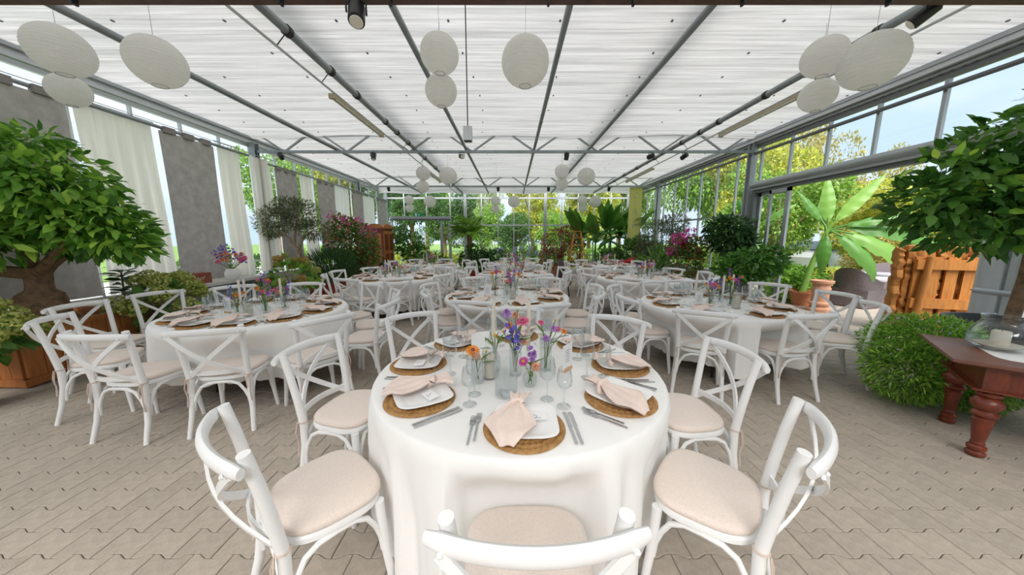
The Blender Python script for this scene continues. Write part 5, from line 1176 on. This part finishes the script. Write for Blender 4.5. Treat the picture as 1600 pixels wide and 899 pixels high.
MB().tube([(.16 * math.cos(a), .16 * math.sin(a), .32) for a in np.linspace(0, 2 * PI, 21)], .01, 6).obj('leg_ring', M['iron'], it)
# bark slab gate leaning outside next to the column
sg = empty('timber_gate', (6.66, 4.98, 0), -.30, 'rough orange timber gate of bark slabs beside the column', 'gate'); sg.scale = (.80, 1, .97)
for k in range(8):
    x = -.52 + .148 * k; r = random.Random(k); pts = [(x + r.uniform(-.015, .015), .06 + r.uniform(-.03, .02), 1.42 * q + (r.uniform(0, .07) if q == 1 else 0)) for q in np.linspace(0, 1, 26)]
    ag = [r.uniform(.72, 1.15) for _ in range(14)]; mq = MB().tube(pts, .080, 14); mq.v = [(pts[i // 14][0] + (v[0] - pts[i // 14][0]) * ag[i % 14] * r.uniform(.94, 1.06), .06 + (v[1] - .06) * ag[i % 14] * r.uniform(.94, 1.06), v[2]) for i, v in enumerate(mq.v)]; mq.obj('bark_slab', M['slab_bark'], sg, True, 30)
for k, (x, wd) in enumerate(((-.28, .15), (-.05, .16), (.20, .17), (.45, .16))): MB().box((x, -.055, .66), (wd, .035, 1.28)).obj('plank', M['slab'], sg, False)
for z in (.55, 1.18): MB().box((.12, -.10, z), (.98, .05, .16)).obj('cross_board', M['slab'], sg, False)
MB().tube([(-.28, -.13, .05), (-.25, -.14, .7), (-.20, -.13, 1.3)], [.06, .055, .05], 10).obj('round_pole', M['slab'], sg); MB().tube([(.62, -.08, 0), (.64, -.09, 1.3)], .035, 9).obj('edge_pole', M['slab'], sg)
# parked car
ca = empty('parked_car', (14.3, 14.8, 0), .35, 'silver car parked in the garden behind the banana leaves', 'car')
side = [(-2.1, .35), (-2.15, .75), (-1.9, .95), (-1.2, 1.0), (-.75, 1.42), (.75, 1.46), (1.45, 1.02), (2.0, .92), (2.1, .6), (2.08, .35)]
Rg = []
for y, s_, dz in ((-.85, .97, 0), (-.82, 1, 0), (0, 1.0, .03), (.82, 1, 0), (.85, .97, 0)): Rg.append([(x * s_, y * (1 if z < .98 else .86), z + (dz if z > .9 else 0)) for x, z in side])
MB().rings(Rg).obj('body', M['car'], ca, True, 30)
for s_ in (-1, 1):
    m = MB().add([(-1.05, s_ * .795, 1.02), (-.70, s_ * .735, 1.36), (-.02, s_ * .735, 1.38), (-.02, s_ * .80, 1.02)], [(0, 1, 2, 3)]).add([(.06, s_ * .80, 1.02), (.06, s_ * .735, 1.38), (.70, s_ * .735, 1.38), (1.28, s_ * .80, 1.02)], [(0, 1, 2, 3)])
    m.obj('side_window', M['carglass'], ca, False)
    for x in (-1.35, 1.35):
        wz = MB().lathe([(.18, -.09), (.31, -.09), (.33, -.06), (.33, .06), (.31, .09), (.18, .09)], 24); wz.v = [(a, c_, b) for a, b, c_ in wz.v]; wz.obj('wheel', M['rubber'], ca).location = (x, s_ * .78, .33)
MB().add([(-1.2, -.68, 1.04), (-.80, -.62, 1.40), (-.80, .62, 1.40), (-1.2, .68, 1.04)], [(0, 1, 2, 3)]).obj('windscreen', M['carglass'], ca, False).location = (-.03, 0, .03)
# ---- trees and hedges around the hall
def crown_mesh(n, L, W, mat, blobs, droop=.3):
    P, D = blob_points(blobs, n, .45); D = D + rng.normal(0, .5, D.shape); D[:, 2] -= droop; k = rng.uniform(.7, 1.3, n)
    return leaf_mesh('crown', P, D, L * k, W * k, M[mat], LT4, LF4, 1.0)
def rblobs(k, seed):
    r = random.Random(seed); out = [(0, 0, .62, .30, .30, .30)]
    for i in range(k):
        a = r.uniform(0, 6.28); q = r.uniform(.15, .36); out.append((q * math.cos(a), q * math.sin(a), r.uniform(.32, .90), r.uniform(.13, .22), r.uniform(.13, .22), r.uniform(.10, .18)))
    return out
CR = {m: crown_mesh(15000, .030, .017, m, rblobs(13, i)) for i, m in enumerate(('leaf_tree', 'leaf_tree_yellow', 'leaf_tree_dark', 'leaf_tree_pale', 'leaf_autumn'))}
WB = [(0.18 * math.cos(a), .18 * math.sin(a), .6 + .2 * math.sin(3 * a), .16, .16, .38) for a in np.linspace(0, 6, 6)]
CR['leaf_autumn'] = crown_mesh(6500, .030, .018, 'leaf_autumn', rblobs(16, 77)[1:])
CR['willow'] = crown_mesh(9000, .045, .008, 'leaf_tree_pale', WB, 2.5)
TRK = MB().tube([(0, 0, 0), (.01, .01, .3), (0, 0, .7)], [.035, .025, .010], 9).mesh('trunk', M['bark'])
BRM = MB()
for a in (0, 1.3, 2.5, 3.8, 5.0): BRM.tube([(0, 0, .3), (.12 * math.cos(a), .12 * math.sin(a), .45), (.3 * math.cos(a), .3 * math.sin(a), .62)], [.015, .010, .004], 6)
BRM = BRM.mesh('limb', M['bark'])
tw = {'leaf_tree': 'green', 'leaf_tree_yellow': 'yellow-green', 'leaf_tree_dark': 'dark green', 'leaf_tree_pale': 'silvery', 'leaf_autumn': 'yellowing', 'willow': 'weeping silvery'}
def tree(x, y, h, wd, kind, where):
    t = empty('garden_tree', (x, y, -.06), random.uniform(0, 6.2), tw[kind] + ' tree ' + where, 'tree', 'trees outside the glass'); t.scale = (wd, wd, h)
    link('crown', CR[kind], t); link('trunk', TRK, t); link('limb', BRM, t)
for x, y, h, wd, k, wh in [
  (-7.5, 24, 8, 6, 'leaf_tree_dark', 'outside the far left corner'), (-4.4, 21.0, 4.6, 4.0, 'leaf_tree_dark', 'right outside the far door'), (-2.8, 32, 11, 6.5, 'willow', 'far behind the middle of the back glass'), (-9.5, 36, 11, 7, 'leaf_tree', 'far behind the far door'),
  (1.8, 27.5, 8.0, 5.5, 'leaf_tree_yellow', 'behind the back glass, right of the willow'), (5.4, 22.5, 7.0, 4.6, 'leaf_tree_yellow', 'behind the red bougainvillea'), (.2, 21, 3.2, 3.6, 'leaf_tree_dark', 'low behind the agapanthus'), (3.2, 20.5, 3.4, 3.4, 'leaf_tree', 'low behind the red bougainvillea'), (-2.2, 23.5, 4.2, 4, 'leaf_tree', 'behind the tree fern'),
  (9.0, 27, 10, 6.5, 'leaf_tree', 'behind the banana clump'), (-12.5, 17.5, 6.5, 4.5, 'leaf_tree', 'behind the left curtains'), (-14, 24.5, 9, 6, 'leaf_tree_yellow', 'behind the far left curtains'), (-17, 33, 12, 8, 'leaf_tree_dark', 'tallest outside the left wall'),
  (10.8, 14.5, 7.0, 4.6, 'leaf_tree_yellow', 'outside beyond the oleander'), (12.8, 20.5, 9.5, 6, 'leaf_tree', 'outside beyond the yellow banner'), (16.6, 18.2, 8.2, 3.8, 'leaf_autumn', 'with golden leaves outside beyond the door post'), (9.2, 11.2, 4.2, 3.6, 'leaf_tree', 'outside between glass wall and bananas'),
  (19.5, 17.6, 6.2, 3.2, 'leaf_autumn', 'thin golden one above the garden door'), (14, 11.8, 3.6, 4, 'leaf_tree_yellow', 'low behind the terrace'), (17.5, 12.5, 4.2, 5, 'leaf_tree', 'behind the wicker seats'), (13.6, 8.8, 2.4, 3.2, 'leaf_tree_dark', 'low dark one left of the bark slabs'), (24, 15, 3.2, 7, 'leaf_tree', 'far right in the garden'), (27, 24, 6, 7, 'leaf_tree_yellow', 'far away behind the parked car'), (12.2, 10.6, 2.0, 2.6, 'leaf_autumn', 'reddish low one behind the banana leaves')]:
    tree(x, y, h, wd, k, wh)
HB = [(x, .1 * math.sin(x * 5), .45, .32, .38, .48) for x in np.linspace(-2.4, 2.4, 11)]
HM = {m: leaf_mesh('hedge_leaves', *[q for q in blob_points(HB, 6000, .6)], .10, .06, M[m], LT4, LF4, 1.0) for m in ('leaf_tree', 'leaf_tree_dark', 'leaf_tree_yellow')}
STM = MB()
for x in np.linspace(-2.2, 2.2, 6): STM.tube([(x, 0, 0), (x, .05, .7)], .02, 5)
STM = STM.mesh('hedge_stems', M['bark'])
for x, y, rz, s_, m_, lab in ((-5, 18.5, .0, .8, 'leaf_tree_yellow', 'bright low hedge outside the far door'), (0, 18.8, 0, 1.0, 'leaf_tree_dark', 'dark hedge outside the middle of the back glass'), (4.6, 18.6, 0, 1.1, 'leaf_tree', 'green hedge outside the right of the back glass'), (-9, 15, 1.57, 1.2, 'leaf_tree', 'hedge outside the left wall, far part'), (-9, 10.2, 1.57, 1.1, 'leaf_tree_dark', 'hedge outside the left wall, near part'),
                         (11.6, 9.6, -.5, .7, 'leaf_tree_yellow', 'low bright hedge behind the iron table'), (8.3, 9.6, .9, .8, 'leaf_tree', 'low hedge behind the banana'), (8.6, 14.6, 1.57, 1.3, 'leaf_tree', 'hedge along the right glass wall outside'), (15, 7.5, -1.0, 1.0, 'leaf_tree', 'hedge right of the wicker seats')):
    t = empty('hedge', (x, y, -.05), rz, lab, 'hedge', 'hedges outside'); t.scale = (1, 1, s_)
    link('hedge_leaves', HM[m_], t)['kind'] = 'stuff'; link('hedge_stems', STM, t)
